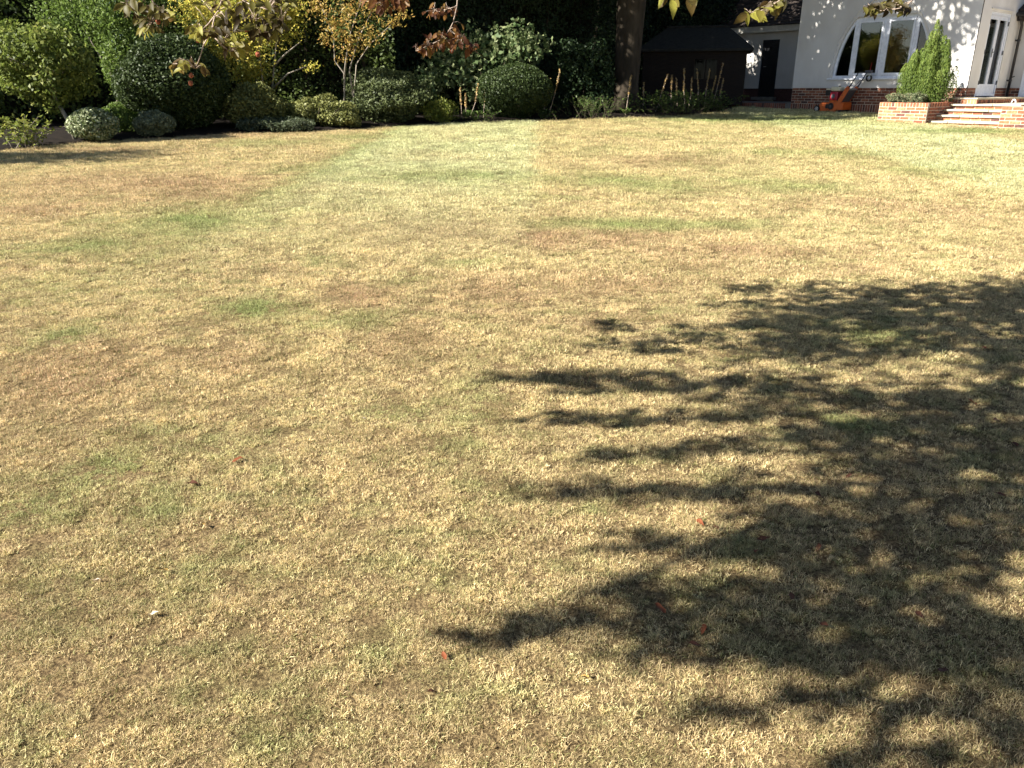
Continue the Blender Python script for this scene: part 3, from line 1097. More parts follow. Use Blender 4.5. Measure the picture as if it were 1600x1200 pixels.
def build_annex():
    dl, _ = loc_on(1184, 140, AY)
    dr, _ = loc_on(1210, 140, AY)
    _, dt = loc_on(1205, 62, AY)
    xl = loc_on(1130, 100, AY)[0]
    _, ft = loc_on(1190, 41, AY - 0.3)
    _, fb = loc_on(1190, 50.5, AY - 0.3)
    dz0 = -0.30
    w = MB()
    for a, b, z0, z1 in ((xl, dl, -0.02, ft), (dr, -5.1, -0.02, ft), (dl, dr, dt, ft)):
        w.box((a, AY, z0), (b, AY + 0.2, z1))
    w.build('wall', M['render'], annex)
    MB().box((xl, AY + 0.02, -0.75), (dl, AY + 0.2, -0.022)).box((dr, AY + 0.02, -0.75), (-5.1, AY + 0.2, -0.022)).build('plinth', M['brick_shaded'], annex)
    f = MB()
    f.box((dl, AY + 0.03, dz0), (dl + 0.06, AY + 0.12, dt)).box((dr - 0.06, AY + 0.03, dz0), (dr, AY + 0.12, dt)).box((dl + 0.06, AY + 0.03, dt - 0.06), (dr - 0.06, AY + 0.12, dt))
    d = f.build('door', M['door_dark'], annex)
    lf = MB().box((dl + 0.062, AY + 0.06, dz0), (dr - 0.062, AY + 0.10, dt - 0.062))
    lf.build('leaf', M['door_dark'], d)
    k = 3
    for i in range(k):
        za = dz0 + 0.18 + i * (dt - dz0 - 0.3) / k
        MB().cbox((dl + 0.18, AY + 0.05, za), (dr - 0.18, AY + 0.062, za + (dt - dz0 - 0.3) / k - 0.12), 0.005).build('panel', M['door_dark'], d)
    MB().tube([(dl + 0.13, AY + 0.06, 0.72), (dl + 0.13, AY + 0.0, 0.72), (dl + 0.24, AY + 0.0, 0.72)], 0.012, 6).build('handle', M['grey_metal'], d)
    MB().cbox((dl - 0.1, AY - 0.25, dz0 - 0.10), (dr + 0.1, AY + 0.1, dz0 - 0.005), 0.01).build('step', M['paving'], annex)
    MB().box((xl - 0.15, AY - 0.30, fb), (-5.1, AY - 0.27, ft)).box((xl - 0.15, AY - 0.27, fb + 0.02), (-5.1, AY - 0.002, fb + 0.035)).build('fascia', M['fascia'], annex)
    # roof: courses of plain tiles
    r = MB()
    n = 22
    y0, z0, py, pz = AY - 0.36, ft + 0.01, 0.13, 0.105
    core = [(xl - 0.2, y0 + 0.05, z0 - 0.01), (-5.1, y0 + 0.05, z0 - 0.01), (-5.1, y0 + n * py, z0 + n * pz - 0.05), (xl - 0.2, y0 + n * py, z0 + n * pz - 0.05)]
    r.add(core, [(0, 1, 2, 3)])
    ro = r.build('roof', M['roof'], annex)
    t = MB()
    for i in range(n):
        xx = xl - 0.2 + (0.085 if i % 2 else 0)
        while xx < -5.12:
            e = min(xx + 0.165, -5.1)
            dz = random.uniform(0, 0.006)
            a, b = y0 + i * py - 0.02, y0 + i * py + 0.20
            c, d_ = z0 + i * pz + 0.012 + dz, z0 + (i + 1.54) * pz - 0.008
            t.add([(xx, a, c), (e, a, c), (e, b, d_), (xx, b, d_), (xx, a, c - 0.014), (e, a, c - 0.014)], [(0, 1, 2, 3), (0, 4, 5, 1)])
            xx += 0.17
    tag(t.build('tiles', M['roof'], ro), kind='stuff')
    return xl


ANX = build_annex()


# ------------------------------------------------------------------ brick edged path in front of the extension
def build_path():
    p = empty('raised_path', HC, HROT)
    tag(p, 'raised path with brick edging along the shaded extension', 'path')
    z1 = -0.44
    MB().box((-9.6, -0.30, -0.85), (-5.1, AY, z1 - 0.012)).build('paving', M['paving'], p)
    brick_face(p, (-9.6, -0.30, -1), 'x', 4.5, z1 - 0.215, z1, M['brick_shaded'], soldier=True, depth=0.10)


build_path()

# ------------------------------------------------------------------ brick planter with conifer
planter = empty('brick_planter', HC, HROT)
tag(planter, 'low orange red brick planter beside the steps, holding a conifer', 'planter')
PX0, PX1, PY0 = -0.97, 0.22, -2.80
PTOP, PBOT = -0.335, -0.95


def build_planter():
    c = MB()
    c.box((PX0, PY0, PBOT), (PX1, PY0 + 0.1, PTOP - 0.01)).box((PX1 - 0.1, PY0 + 0.1, PBOT), (PX1, -0.03, PTOP - 0.01)).box((PX0, PY0 + 0.1, PBOT), (PX0 + 0.1, -0.03, PTOP - 0.01))
    k = c.build('wall', M['mortar'], planter)
    brick_face(k, (PX0, PY0, -1), 'x', PX1 - PX0, PTOP - 0.11, PTOP, M['brick'], soldier=True, depth=0.11)
    brick_face(k, (PX0, PY0, -1), 'x', PX1 - PX0, PTOP - 0.11 - 0.45, PTOP - 0.11, M['brick'])
    brick_face(k, (PX1, PY0 + 0.105, 1), 'y', 2.66, PTOP - 0.11, PTOP, M['brick'], soldier=True, depth=0.11)
    brick_face(k, (PX1, PY0 + 0.06, 1), 'y', 2.7, PTOP - 0.11 - 0.45, PTOP - 0.11, M['brick'], stagger=1)
    brick_face(k, (PX0, PY0 + 0.105, -1), 'y', 2.66, PTOP - 0.11, PTOP, M['brick'], soldier=True, depth=0.11)
    MB().box((PX0 + 0.1, PY0 + 0.1, PBOT), (PX1 - 0.1, -0.03, PTOP - 0.07)).build('soil', M['soil'], planter)


build_planter()

# ------------------------------------------------------------------ steps
steps = empty('brick_steps', HC, HROT)
tag(steps, 'brick steps with pale stone treads rising to the glazed door', 'steps')
SX0, SX1 = PX1 + 0.008, 1.83
RIS = [(-2.60, -0.755), (-2.22, -0.628), (-1.84, -0.502), (-1.46, -0.378)]


def build_steps():
    c = MB()
    for i, (y, z) in enumerate(RIS):
        y2 = RIS[i + 1][0] + 0.04 if i < 3 else 2.88
        c.box((SX0, y + 0.04, -1.1), (SX1 if i < 3 else 7.5, y2, z - 0.045))
    core = c.build('core', M['mortar'], steps)
    for i, (y, z) in enumerate(RIS):
        brick_face(core, (SX0, y + 0.04, -1), 'x', SX1 - SX0, z - 0.045 - 0.075, z - 0.045, M['brick'], stagger=i)
        y2 = RIS[i + 1][0] + 0.03 if i < 3 else -0.9
        x = SX0
        ws = [0.55, 0.42, 0.64] if i % 2 else [0.44, 0.6, 0.57]
        for w in ws:
            dz = random.uniform(-0.004, 0.004)
            MB().cbox((x + 0.004, y - 0.015 + random.uniform(-0.012, 0.012), z - 0.042 + dz), (min(x + w, SX1) - 0.004, y2, z + dz), 0.008).build('tread_slab', M['slab'], steps)
            x += w
    # terrace slabs
    for ix in range(6):
        for iy in range(5):
            x, y = 0.75 + ix * 0.6, -0.88 + iy * 0.74
            MB().cbox((x + 0.006, y + 0.006, -0.42), (x + 0.594, y + 0.734, -0.376 + random.uniform(-0.003, 0.003)), 0.006).build('paving_slab', M['slab'], steps)
    # landing in front of the door
    LX, LY = 0.69, -1.11
    l = MB().box((0.022, LY, -0.43), (LX, 2.86, -0.272)).build('landing', M['mortar'], steps)
    brick_face(l, (SX0 - 0.2, LY, -1), 'x', LX - SX0 + 0.2, -0.385, -0.275, M['brick'], soldier=True)
    brick_face(l, (LX, LY, 1), 'y', 3.9, -0.385, -0.275, M['brick'], soldier=True)
    for iy in range(6):
        y = LY - 0.02 + iy * 0.66
        MB().cbox((0.024, y, -0.268), (LX + 0.02, y + 0.65, -0.238 + random.uniform(-0.003, 0.003)), 0.006).build('landing_slab', M['slab'], steps)
    # stone strip flush with the grass
    for i in range(3):
        MB().cbox((SX0 + 0.55 + i * 0.36, -2.86, -0.93), (SX0 + 0.90 + i * 0.36, -2.62, -0.832 - 0.006 * i), 0.006).build('edging_slab', M['slab'], steps)


build_steps()


def build_pier():
    p = empty('brick_wall', HC, HROT)
    tag(p, 'low orange red brick wall closing the right side of the steps', 'wall')
    x0, x1, y0, zt = 1.838, 5.0, -2.75, -0.40
    k = MB().box((x0, y0, -1.15), (x1, y0 + 0.2, zt - 0.01)).box((x0, y0 + 0.2, -1.15), (x0 + 0.2, -1.0, zt - 0.01)).build('core', M['mortar'], p)
    brick_face(k, (x0, y0, -1), 'x', 2.4, zt - 0.60, zt, M['brick'])
    brick_face(k, (x0, y0 + 0.06, -1), 'y', 1.6, zt - 0.60, zt, M['brick'], stagger=1)
    MB().box((x0 + 0.01, y0 + 0.01, zt - 0.012), (x1, y0 + 0.19, zt - 0.004)).build('top_bed', M['mortar'], p)


build_pier()

# white curved hose end by the wall
hz = MB()
hz.tube([hl(1.36 + 0.06 * math.cos(t), -0.6 + 0.03 * t, -0.37 + 0.10 * math.sin(t)) for t in [math.pi * i / 10 for i in range(11)]], 0.013, 8)
tag(hz.build('garden_hoop', M['white'], smooth=True), 'small white hoop standing on the terrace above the steps', 'hoop')


# ================================================================== SHED
def build_shed():
    base = at(1089, 150, 27.5)
    rz = rad(-14)
    gzb = float(gz(27.5)) + 0.05
    s = empty('garden_shed', (base.x, 27.5, gzb), rz)
    tag(s, 'dark stained timber shed in deep shade behind the flower bed', 'shed')
    x0, x1, y0, y1, he, hr = -1.75, 1.45, -1.1, 1.3, 1.72, 2.36
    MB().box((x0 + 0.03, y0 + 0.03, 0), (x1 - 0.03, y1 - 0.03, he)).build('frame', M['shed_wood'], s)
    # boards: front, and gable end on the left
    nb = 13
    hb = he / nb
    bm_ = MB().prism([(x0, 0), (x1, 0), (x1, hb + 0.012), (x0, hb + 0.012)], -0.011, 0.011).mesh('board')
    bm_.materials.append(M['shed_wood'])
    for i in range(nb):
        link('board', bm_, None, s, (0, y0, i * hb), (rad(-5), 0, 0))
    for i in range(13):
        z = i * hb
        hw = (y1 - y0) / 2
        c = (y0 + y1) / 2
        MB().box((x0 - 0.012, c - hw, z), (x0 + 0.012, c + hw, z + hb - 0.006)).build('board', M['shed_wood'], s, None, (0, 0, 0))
    c = (y0 + y1) / 2
    r = MB()
    ze = he - 0.06
    A = [(x0 - 0.18, y0 - 0.18), (x1 + 0.18, y0 - 0.18), (x1 + 0.18, y1 + 0.18), (x0 - 0.18, y1 + 0.18)]
    r.add([(p[0], p[1], ze) for p in A] + [(p[0], p[1], ze - 0.07) for p in A] + [(x0 + 0.62, c, hr), (x1 - 0.62, c, hr)],
          [(0, 1, 9, 8), (1, 2, 9), (2, 3, 8, 9), (3, 0, 8), (4, 5, 1, 0), (5, 6, 2, 1), (6, 7, 3, 2), (7, 4, 0, 3), (7, 6, 5, 4)])
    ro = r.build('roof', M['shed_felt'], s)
    MB().tube([(x0 + 0.6, c, hr + 0.01), (x1 - 0.6, c, hr + 0.01)], 0.04, 6).build('ridge', M['shed_felt'], ro)
    w = MB().box((-0.18, y0 - 0.035, 0.72), (0.62, y0 - 0.012, 0.78)).box((-0.18, y0 - 0.035, 1.36), (0.62, y0 - 0.012, 1.42)).box((-0.18, y0 - 0.035, 0.78), (-0.12, y0 - 0.012, 1.36)).box((0.56, y0 - 0.035, 0.78), (0.62, y0 - 0.012, 1.36)).box((0.20, y0 - 0.033, 0.78), (0.24, y0 - 0.012, 1.36))
    wo = w.build('window', M['shed_wood'], s)
    for a, b in ((-0.12, 0.20), (0.24, 0.56)):
        MB().box((a, y0 - 0.024, 0.78), (b, y0 - 0.02, 1.36)).build('pane', M['glass_dull'], wo)


build_shed()


# ================================================================== LAWN SCARIFIER
def build_scarifier():
    g = gp(1276, 175)
    s = empty('lawn_scarifier', g, HROT)
    tag(s, 'orange petrol lawn scarifier with red engine, parked by the brick plinth', 'scarifier')
    s.scale = (0.98, 0.95, 1.08)
    W = 0.52
    # deck
    d = MB()
    d.prism([(0.06, 0.05), (0.10, 0.03), (0.52, 0.03), (0.58, 0.06), (0.58, 0.25), (0.30, 0.255), (0.08, 0.235), (0.06, 0.20)], 0.02, W - 0.02)
    d.build('deck', M['orange'], s)
    # side plates sweeping up to the handle
    for y in (0.0, W):
        p = MB()
        p.prism([(0.40, 0.02), (0.58, 0.02), (0.70, 0.19), (0.93, 0.60), (0.945, 0.66), (0.87, 0.67), (0.81, 0.62), (0.60, 0.26), (0.48, 0.22)], y - 0.012, y + 0.012)
        sp = p.build('side_plate', M['orange'], s)
        q = MB()
        q.box((0.645, y - 0.010, 0.07), (0.80, y + 0.010, 0.24))
        q.build('skirt', M['orange'], sp)
        for bx, bz in ((0.62, 0.30), (0.74, 0.44), (0.86, 0.60)):
            MB().disc((bx, y - 0.016, bz), (0, 1, 0), 0.013, 0.012, 8).build('bolt', M['black'], sp)
    # rear hood, collector opening and dark flap
    MB().prism([(0.56, 0.05), (0.78, 0.07), (0.82, 0.25), (0.62, 0.28)], 0.02, W - 0.02).build('rear_hood', M['orange'], s)
    MB().prism([(0.70, 0.29), (0.74, 0.27), (0.92, 0.56), (0.87, 0.58)], 0.03, W - 0.03).build('flap', M['dark_grey'], s)
    MB().prism([(0.84, 0.585), (0.93, 0.565), (0.945, 0.595), (0.86, 0.62)], 0.03, W - 0.03).build('hopper_top', M['grey_metal'], s)
    # belt guard on the near side
    gd = MB().disc((0.435, -0.02, 0.155), (0, 1, 0), 0.088, 0.05, 24, 0.008).box((0.27, -0.035, 0.10), (0.43, -0.005, 0.21))
    go = gd.build('belt_guard', M['black'], s)
    MB().disc((0.435, -0.048, 0.155), (0, 1, 0), 0.035, 0.012, 14).build('cap', M['dark_grey'], go)
    # wheels
    for x, r in ((0.0, 0.088),):
        for y in (-0.02, W + 0.02):
            w = MB().disc((x, y, r), (0, 1, 0), r, 0.055, 28, 0.012).build('wheel', M['rubber'], s)
            sg = -1 if y < 0.2 else 1
            MB().disc((x, y + sg * 0.027, r), (0, 1, 0), r * 0.62, 0.012, 20, 0.003).build('rim', M['grey_metal'], w)
            sp = MB()
            for k in range(5):
                a = k * 2 * math.pi / 5
                sp.disc((x + math.cos(a) * r * 0.38, y + sg * 0.0345, r + math.sin(a) * r * 0.38), (0, 1, 0), r * 0.13, 0.004, 8)
            sp.build('hub_holes', M['black'], w)
    MB().tube([(0.70, 0.03, 0.05), (0.70, W - 0.03, 0.05)], 0.048, 12).build('roller', M['black'], s)
    MB().tube([(0.0, -0.02, 0.088), (0.0, W + 0.02, 0.088)], 0.014, 8).build('axle', M['black'], s)
    MB().prism([(-0.02, 0.07), (0.03, 0.07), (0.12, 0.20), (0.07, 0.22)], 0.03, 0.05).prism([(-0.02, 0.07), (0.03, 0.07), (0.12, 0.20), (0.07, 0.22)], W - 0.05, W - 0.03).build('wheel_arm', M['orange'], s)
    # engine
    MB().cbox((0.30, 0.12, 0.256), (0.56, 0.40, 0.31), 0.01).build('engine_mount', M['orange'], s)
    e = MB()
    e.cbox((0.31, 0.08, 0.31), (0.55, 0.42, 0.53), 0.03)
    e.disc((0.43, 0.075, 0.41), (0, 1, 0), 0.10, 0.05, 24, 0.02)
    eng = e.build('engine', M['red'], s, smooth=False)
    st = MB().disc((0.43, 0.045, 0.41), (0, 1, 0), 0.062, 0.03, 20, 0.01)
    st.build('starter', M['dark_grey'], eng)
    MB().cbox((0.31, 0.09, 0.54), (0.60, 0.41, 0.655), 0.035).build('fuel_tank', M['cream'], eng)
    MB().disc((0.50, 0.25, 0.668), (0, 0, 1), 0.035, 0.03, 16, 0.006).build('fuel_cap', M['black'], eng)
    MB().cbox((0.14, 0.12, 0.43), (0.30, 0.36, 0.565), 0.02).build('air_cleaner', M['black'], eng)
    MB().cbox((0.145, 0.13, 0.568), (0.285, 0.35, 0.61), 0.015).build('silencer_cover', M['cream'], eng)
    # handle
    h = MB()
    a, b = 0.0, W
    pts = [(0.90, a, 0.60), (1.12, a, 0.985), (1.135, a + 0.03, 1.0), (1.14, a + 0.06, 1.005), (1.14, b - 0.06, 1.005), (1.135, b - 0.03, 1.0), (1.12, b, 0.985), (0.90, b, 0.60)]
    h.tube(pts, 0.0145, 8)
    ho = h.build('handle', M['black'], s, smooth=True)
    for y in (a, b):
        MB().disc((0.935, y - 0.02, 0.655), (0, 1, 0), 0.024, 0.03, 8).build('clamp_knob', M['black'], ho)
    # depth lever, throttle and looped cable at the far end of the bar
    lv = MB().tube([(1.13, b - 0.03, 1.0), (1.22, b, 1.05), (1.235, b, 1.24)], [0.011, 0.011, 0.009], 7)
    lv.build('lever', M['red'], s)
    MB().cbox((1.10, b - 0.06, 0.99), (1.30, b + 0.03, 1.06), 0.012).build('throttle', M['dark_grey'], s)
    MB().cbox((1.15, b - 0.05, 0.93), (1.28, b + 0.03, 0.99), 0.014).build('switch_box', M['grey_metal'], s)
    lp = MB()
    for k in range(4):
        lp.tube([(1.21 + 0.072 * math.cos(t) + 0.006 * k, b + 0.012 * (k - 1.5), 0.865 + 0.075 * math.sin(t)) for t in [2 * math.pi * i / 18 for i in range(19)]], 0.011, 6)
    lp.build('cable', M['black'], s, smooth=True)
    cb = MB().tube([(1.15, b, 0.93), (1.02, b - 0.1, 0.80), (0.88, 0.3, 0.62), (0.62, 0.28, 0.56)], 0.006, 6)
    cb.build('control_cable', M['black'], s)


build_scarifier()

# ================================================================== PLANTS
def fol(name, *cols, **kw):
    M[name] = mat_foliage(name, list(cols), **kw)


fol('olive glossy leaf', (0.055, 0.078, 0.015), (0.09, 0.12, 0.023), (0.14, 0.17, 0.036), (0.24, 0.25, 0.07))
fol('dark clipped leaf', (0.019, 0.033, 0.009), (0.036, 0.055, 0.016), (0.062, 0.085, 0.026), trans=0.22)
fol('bright shrub leaf', (0.055, 0.088, 0.017), (0.089, 0.138, 0.026), (0.151, 0.200, 0.047))
fol('variegated leaf', (0.05, 0.08, 0.025), (0.11, 0.14, 0.055), (0.34, 0.38, 0.21), (0.55, 0.56, 0.38), trans=0.2)
fol('grey green leaf', (0.085, 0.105, 0.055), (0.15, 0.17, 0.092), (0.25, 0.27, 0.16), trans=0.2)
fol('yellow acer leaf', (0.158, 0.192, 0.032), (0.290, 0.288, 0.049), (0.449, 0.384, 0.076), (0.554, 0.432, 0.097), rough=0.5, trans=0.45)
fol('autumn leaf', (0.17, 0.14, 0.03), (0.28, 0.21, 0.05), (0.40, 0.29, 0.09), (0.32, 0.15, 0.04), rough=0.5, trans=0.45)
fol('moss green leaf', (0.085, 0.095, 0.026), (0.15, 0.155, 0.045), (0.23, 0.235, 0.08), trans=0.2)
fol('lavender leaf', (0.040, 0.055, 0.028), (0.065, 0.082, 0.042), (0.105, 0.12, 0.068), trans=0.15)
fol('viburnum leaf', (0.041, 0.056, 0.021), (0.076, 0.094, 0.036), (0.117, 0.138, 0.054), trans=0.2)
fol('lime shrub leaf', (0.09, 0.12, 0.022), (0.16, 0.19, 0.035), (0.24, 0.24, 0.06))
fol('broad pale leaf', (0.054, 0.094, 0.035), (0.097, 0.143, 0.054), (0.182, 0.220, 0.100), (0.266, 0.286, 0.146))
fol('laurel hedge leaf', (0.028, 0.045, 0.009), (0.052, 0.077, 0.016), (0.089, 0.119, 0.026))
fol('shade hedge leaf', (0.012, 0.024, 0.009), (0.020, 0.038, 0.014), (0.034, 0.055, 0.02), trans=0.2)  # darkened hedge leaf: shade is put into the colour
fol('tree leaf', (0.022, 0.038, 0.010), (0.04, 0.062, 0.016), (0.065, 0.09, 0.025))
fol('perennial leaf', (0.045, 0.085, 0.020), (0.08, 0.13, 0.03), (0.14, 0.19, 0.05), rough=0.45)
fol('conifer scale', (0.030, 0.052, 0.010), (0.059, 0.094, 0.016), (0.106, 0.153, 0.026), (0.154, 0.188, 0.043), rough=0.6, trans=0.2, spec=0.2)
fol('heather leaf', (0.06, 0.085, 0.035), (0.11, 0.14, 0.065), (0.20, 0.22, 0.13), (0.20, 0.12, 0.06), trans=0.15)
fol('seed head', (0.22, 0.15, 0.06), (0.38, 0.26, 0.10), (0.52, 0.38, 0.17), rough=0.8, trans=0.2, spec=0.1)


def base_at(px, Y):
    p = at(px, 150, Y)
    return Vector((p.x, Y, float(gz(Y)) + 0.05))


def pxw(w, Y):
    return w * Y / (FPX / math.cos(PITCH))


def leafy(parent, name, blobs, mat, size, dens=1.0, aspect=0.55, out=0.8, amp=0.1, shell=0.35, freq=3.0, jit=0.25, rng=RNG):
    """foliage mesh from several ellipsoids (relative to the parent)"""
    parts = []
    for c, r in blobs:
        area = 4 * math.pi * ((r[0] * r[1]) ** 1.6 / 3 + (r[0] * r[2]) ** 1.6 / 3 + (r[1] * r[2]) ** 1.6 / 3) ** (1 / 1.6)
        n = int(dens * area / (size * size * aspect * 0.5) * 1.3)
        p, o = blob(n, c, r, shell, amp, freq, rng=rng)
        nr = unit(o * out + rng.normal(size=(n, 3)) * 0.6)
        clump = 0.5 + 0.5 * np.sin(p @ rng.normal(size=3) * 9 / max(r) + rng.random() * 6)
        rnd = np.clip(rng.random(n) * 0.75 + clump * 0.25, 0, 1)
        parts.append(leaf_geo(p, nr, size * rng.uniform(1 - jit, 1 + jit, n), aspect, rnd=rnd, rng=rng))
    return leaf_obj(name, parts, mat, parent)


def stems(parent, name, root, tips, mat, r0=0.03, r1=0.008, bend=0.15, k=6, rng=RNG):
    m = MB()
    for t in tips:
        root_, t = Vector(root), Vector(t)
        L_ = (t - root_).length
        pts, rr = [], []
        off = Vector(rng.normal(size=3) * bend * L_)
        off.z *= 0.2
        for i in range(6):
            f = i / 5
            pts.append(root_.lerp(t, f) + off * math.sin(math.pi * f) * 0.5)
            rr.append(r0 + (r1 - r0) * f)
        m.tube(pts, rr, k)
    return m.build(name, mat, parent, smooth=True)


def shrub(name, label, cat, px, top, wpx, Y, mat, size, dens=1.0, bottom=0.0, amp=0.1, shell=0.35, aspect=0.55, freq=3.0, depth=1.0, out=0.8, lobes=None, group=None, jit=0.25, stem=True, seed=0):
    """bush standing in the bed; top and width are read from the picture at its depth"""
    rng = np.random.default_rng(1000 + seed + int(px))
    b = base_at(px, Y)
    e = empty(name, b)
    tag(e, label, cat, group)
    H = at(px, top, Y).z - b.z
    w = pxw(wpx, Y) / 2
    if lobes:
        bl = [((lx * w, ly * w, H * lz), (w * rx, w * rx * depth, H * rz)) for lx, ly, lz, rx, rz in lobes]
    else:
        rz = (H - bottom) / 2 * 1.04
        bl = [((0, 0, bottom + rz * 0.96), (w, w * depth, rz))]
    leafy(e, 'foliage', bl, M[mat], size, dens, aspect, out, amp, shell, freq, jit, rng)
    if stem:
        tips = [(rng.normal() * w * 0.4, rng.normal() * w * 0.4, H * 0.6) for _ in range(5)]
        stems(e, 'stem', (0, 0, -0.06), tips, M['bark'], 0.02, 0.006, rng=rng)
    return e, H, w, rng


def yb(px, py, back):
    """depth of the lawn's border under this pixel, plus a distance back into the bed"""
    return gp(px, py).y + back


# ------- left end of the border
def build_lollipop():
    Y = yb(100, 228, 0.6)
    b = base_at(99, Y)
    b = Vector((gp(100, 227).x, Y, float(gz(Y)) + 0.02))
    e = empty('standard_holly', b)
    tag(e, 'olive green lollipop shaped tree on a bare pale trunk, left edge of border', 'tree')
    rng = np.random.default_rng(21)
    top = at(62, 33, Y)
    c = at(62, 100, Y)
    cx, cz = c.x - b.x, c.z - b.z
    rx = pxw(158, Y) / 2
    rz = (top.z - c.z)
    leafy(e, 'crown', [((cx, 0.1, cz), (rx, rx * 0.75, rz))], M['olive glossy leaf'], 0.085, 1.5, 0.6, 0.55, 0.13, 0.45, 4, rng=rng)
    fork = at(84, 150, Y) - b
    t = MB()
    t.tube([(0, 0, -0.08), (fork.x * 0.5 + 0.03, 0, fork.z * 0.5), (fork.x, 0, fork.z), (cx * 0.8, 0, cz)], [0.045, 0.038, 0.034, 0.02], 8)
    for k in range(7):
        a = k * 0.9
        t.tube([(fork.x, 0, fork.z), (cx * 0.6 + 0.25 * math.cos(a), 0.25 * math.sin(a), cz * 0.9), (cx + rx * 0.7 * math.cos(a), rx * 0.7 * math.sin(a), cz + 0.2 * math.sin(a * 2))], [0.02, 0.014, 0.006], 6)
    t.build('trunk', M['bark_pale'], e, smooth=True)
    p = np.array([(fork.x, 0, fork.z - 0.05)]) + rng.normal(size=(130, 3)) * np.array([0.22, 0.2, 0.13])
    leaf_obj('lower_shoots', [leaf_geo(p, rng.normal(size=(130, 3)), 0.075 * rng.uniform(0.7, 1.2, 130), 0.5, rng=rng)], M['lime shrub leaf'], e)


build_lollipop()


def spiky(name, label, cat, px, top, wpx, Y, mat, nstem, size, leaves=14, spread=0.55, group=None, seed=0, twig='bark_pale', r0=0.006, aspect=0.4):
    """upright many-stemmed plant: every stem carries leaves"""
    rng = np.random.default_rng(seed + int(px) * 3)
    b = base_at(px, Y)
    e = empty(name, b)
    tag(e, label, cat, group)
    H = at(px, top, Y).z - b.z
    w = pxw(wpx, Y) / 2
    m = MB()
    P, A = [], []
    for i in range(nstem):
        bx, by = rng.normal() * w * 0.45, rng.normal() * w * 0.45
        tx, ty = bx + rng.normal() * w * spread, by + rng.normal() * w * spread
        h = H * rng.uniform(0.55, 1.0)
        pts = [Vector((bx, by, -0.05)), Vector(((bx + tx) / 2 + rng.normal() * 0.02, (by + ty) / 2, h * 0.55)), Vector((tx, ty, h))]
        m.tube(pts, [r0, r0 * 0.8, r0 * 0.4], 4)
        for j in range(leaves):
            f = rng.uniform(0.12, 1.0)
            q = pts[0].lerp(pts[1], f * 2) if f < 0.5 else pts[1].lerp(pts[2], f * 2 - 1)
            d = unit(rng.normal(size=3) * np.array([1, 1, 0.4]) + np.array([0, 0, 0.35]))
            P.append(np.array(q) + d * size * 0.45)
            A.append(d)
    P, A = np.array(P), np.array(A)
    n = len(P)
    nr = unit(np.cross(A, np.cross(np.array([0, 0, 1.0]), A)) + rng.normal(size=(n, 3)) * 0.35)
    leaf_obj('foliage', [leaf_geo(P, nr, size * rng.uniform(0.6, 1.3, n), aspect, axis=A, rng=rng)], M[mat], e)
    m.build('stem', M[twig], e)
    return e


spiky('deutzia_shrub', 'loose yellow green shrub with bare twigs at the far left corner', 'shrub', 22, 178, 70, yb(25, 234, 0.28), 'lime shrub leaf', 34, 0.085, 16, 0.6, aspect=0.55)
shrub('variegated_euonymus', 'clipped cream variegated round bush beside the lollipop tree trunk', 'shrub', 138, 170, 76, yb(138, 226, 0.34), 'variegated leaf', 0.06, 1.7, amp=0.07, shell=0.3, aspect=0.6, out=0.5)
shrub('small_green_shrub', 'small dark green shrub behind the variegated round bush', 'shrub', 180, 162, 58, yb(180, 221, 1.2), 'bright shrub leaf', 0.06, 1.2, amp=0.15)
shrub('grey_round_bush', 'small grey green rounded bush in front of the big clipped dome', 'shrub', 233, 174, 62, yb(233, 219, 0.38), 'grey green leaf', 0.055, 1.7, amp=0.12, shell=0.35, out=0.5)
shrub('clipped_dome', 'large dark green clipped dome left of the yellow leaved tree', 'shrub', 272, 57, 165, yb(270, 216, 1.35), 'dark clipped leaf', 0.07, 1.9, amp=0.05, shell=0.25, freq=3, out=0.55)


def small_tree(name, label, px, py_base, Y, stem_px, lobes, mat, size, dens, bark='bark_pale', r0=0.028, seed=0, aspect=0.45, shell=0.9, out=0.4):
    """many-stemmed tree: stems given as pixel polylines at its depth, foliage as pixel ellipses with a depth offset"""
    rng = np.random.default_rng(seed + 77)
    b = base_at(px, Y)
    e = empty(name, b)
    tag(e, label, 'tree')
    m = MB()
    for st in stem_px:
        pts = [at(a, c, Y + d) - b for a, c, d in st]
        n = len(pts)
        m.tube(pts, [r0 * (1 - 0.75 * i / (n - 1)) for i in range(n)], 7)
    m.build('trunk', M[bark], e, smooth=True)
    bl = []
    for a, c, ra, rc, d in lobes:
        p = at(a, c, Y + d) - b
        bl.append((p[:], (pxw(ra, Y), pxw(min(ra, rc), Y), pxw(rc, Y))))
    leafy(e, 'crown', bl, M[mat], size, dens, aspect, out, 0.25, shell, 4, 0.3, rng)
    return e


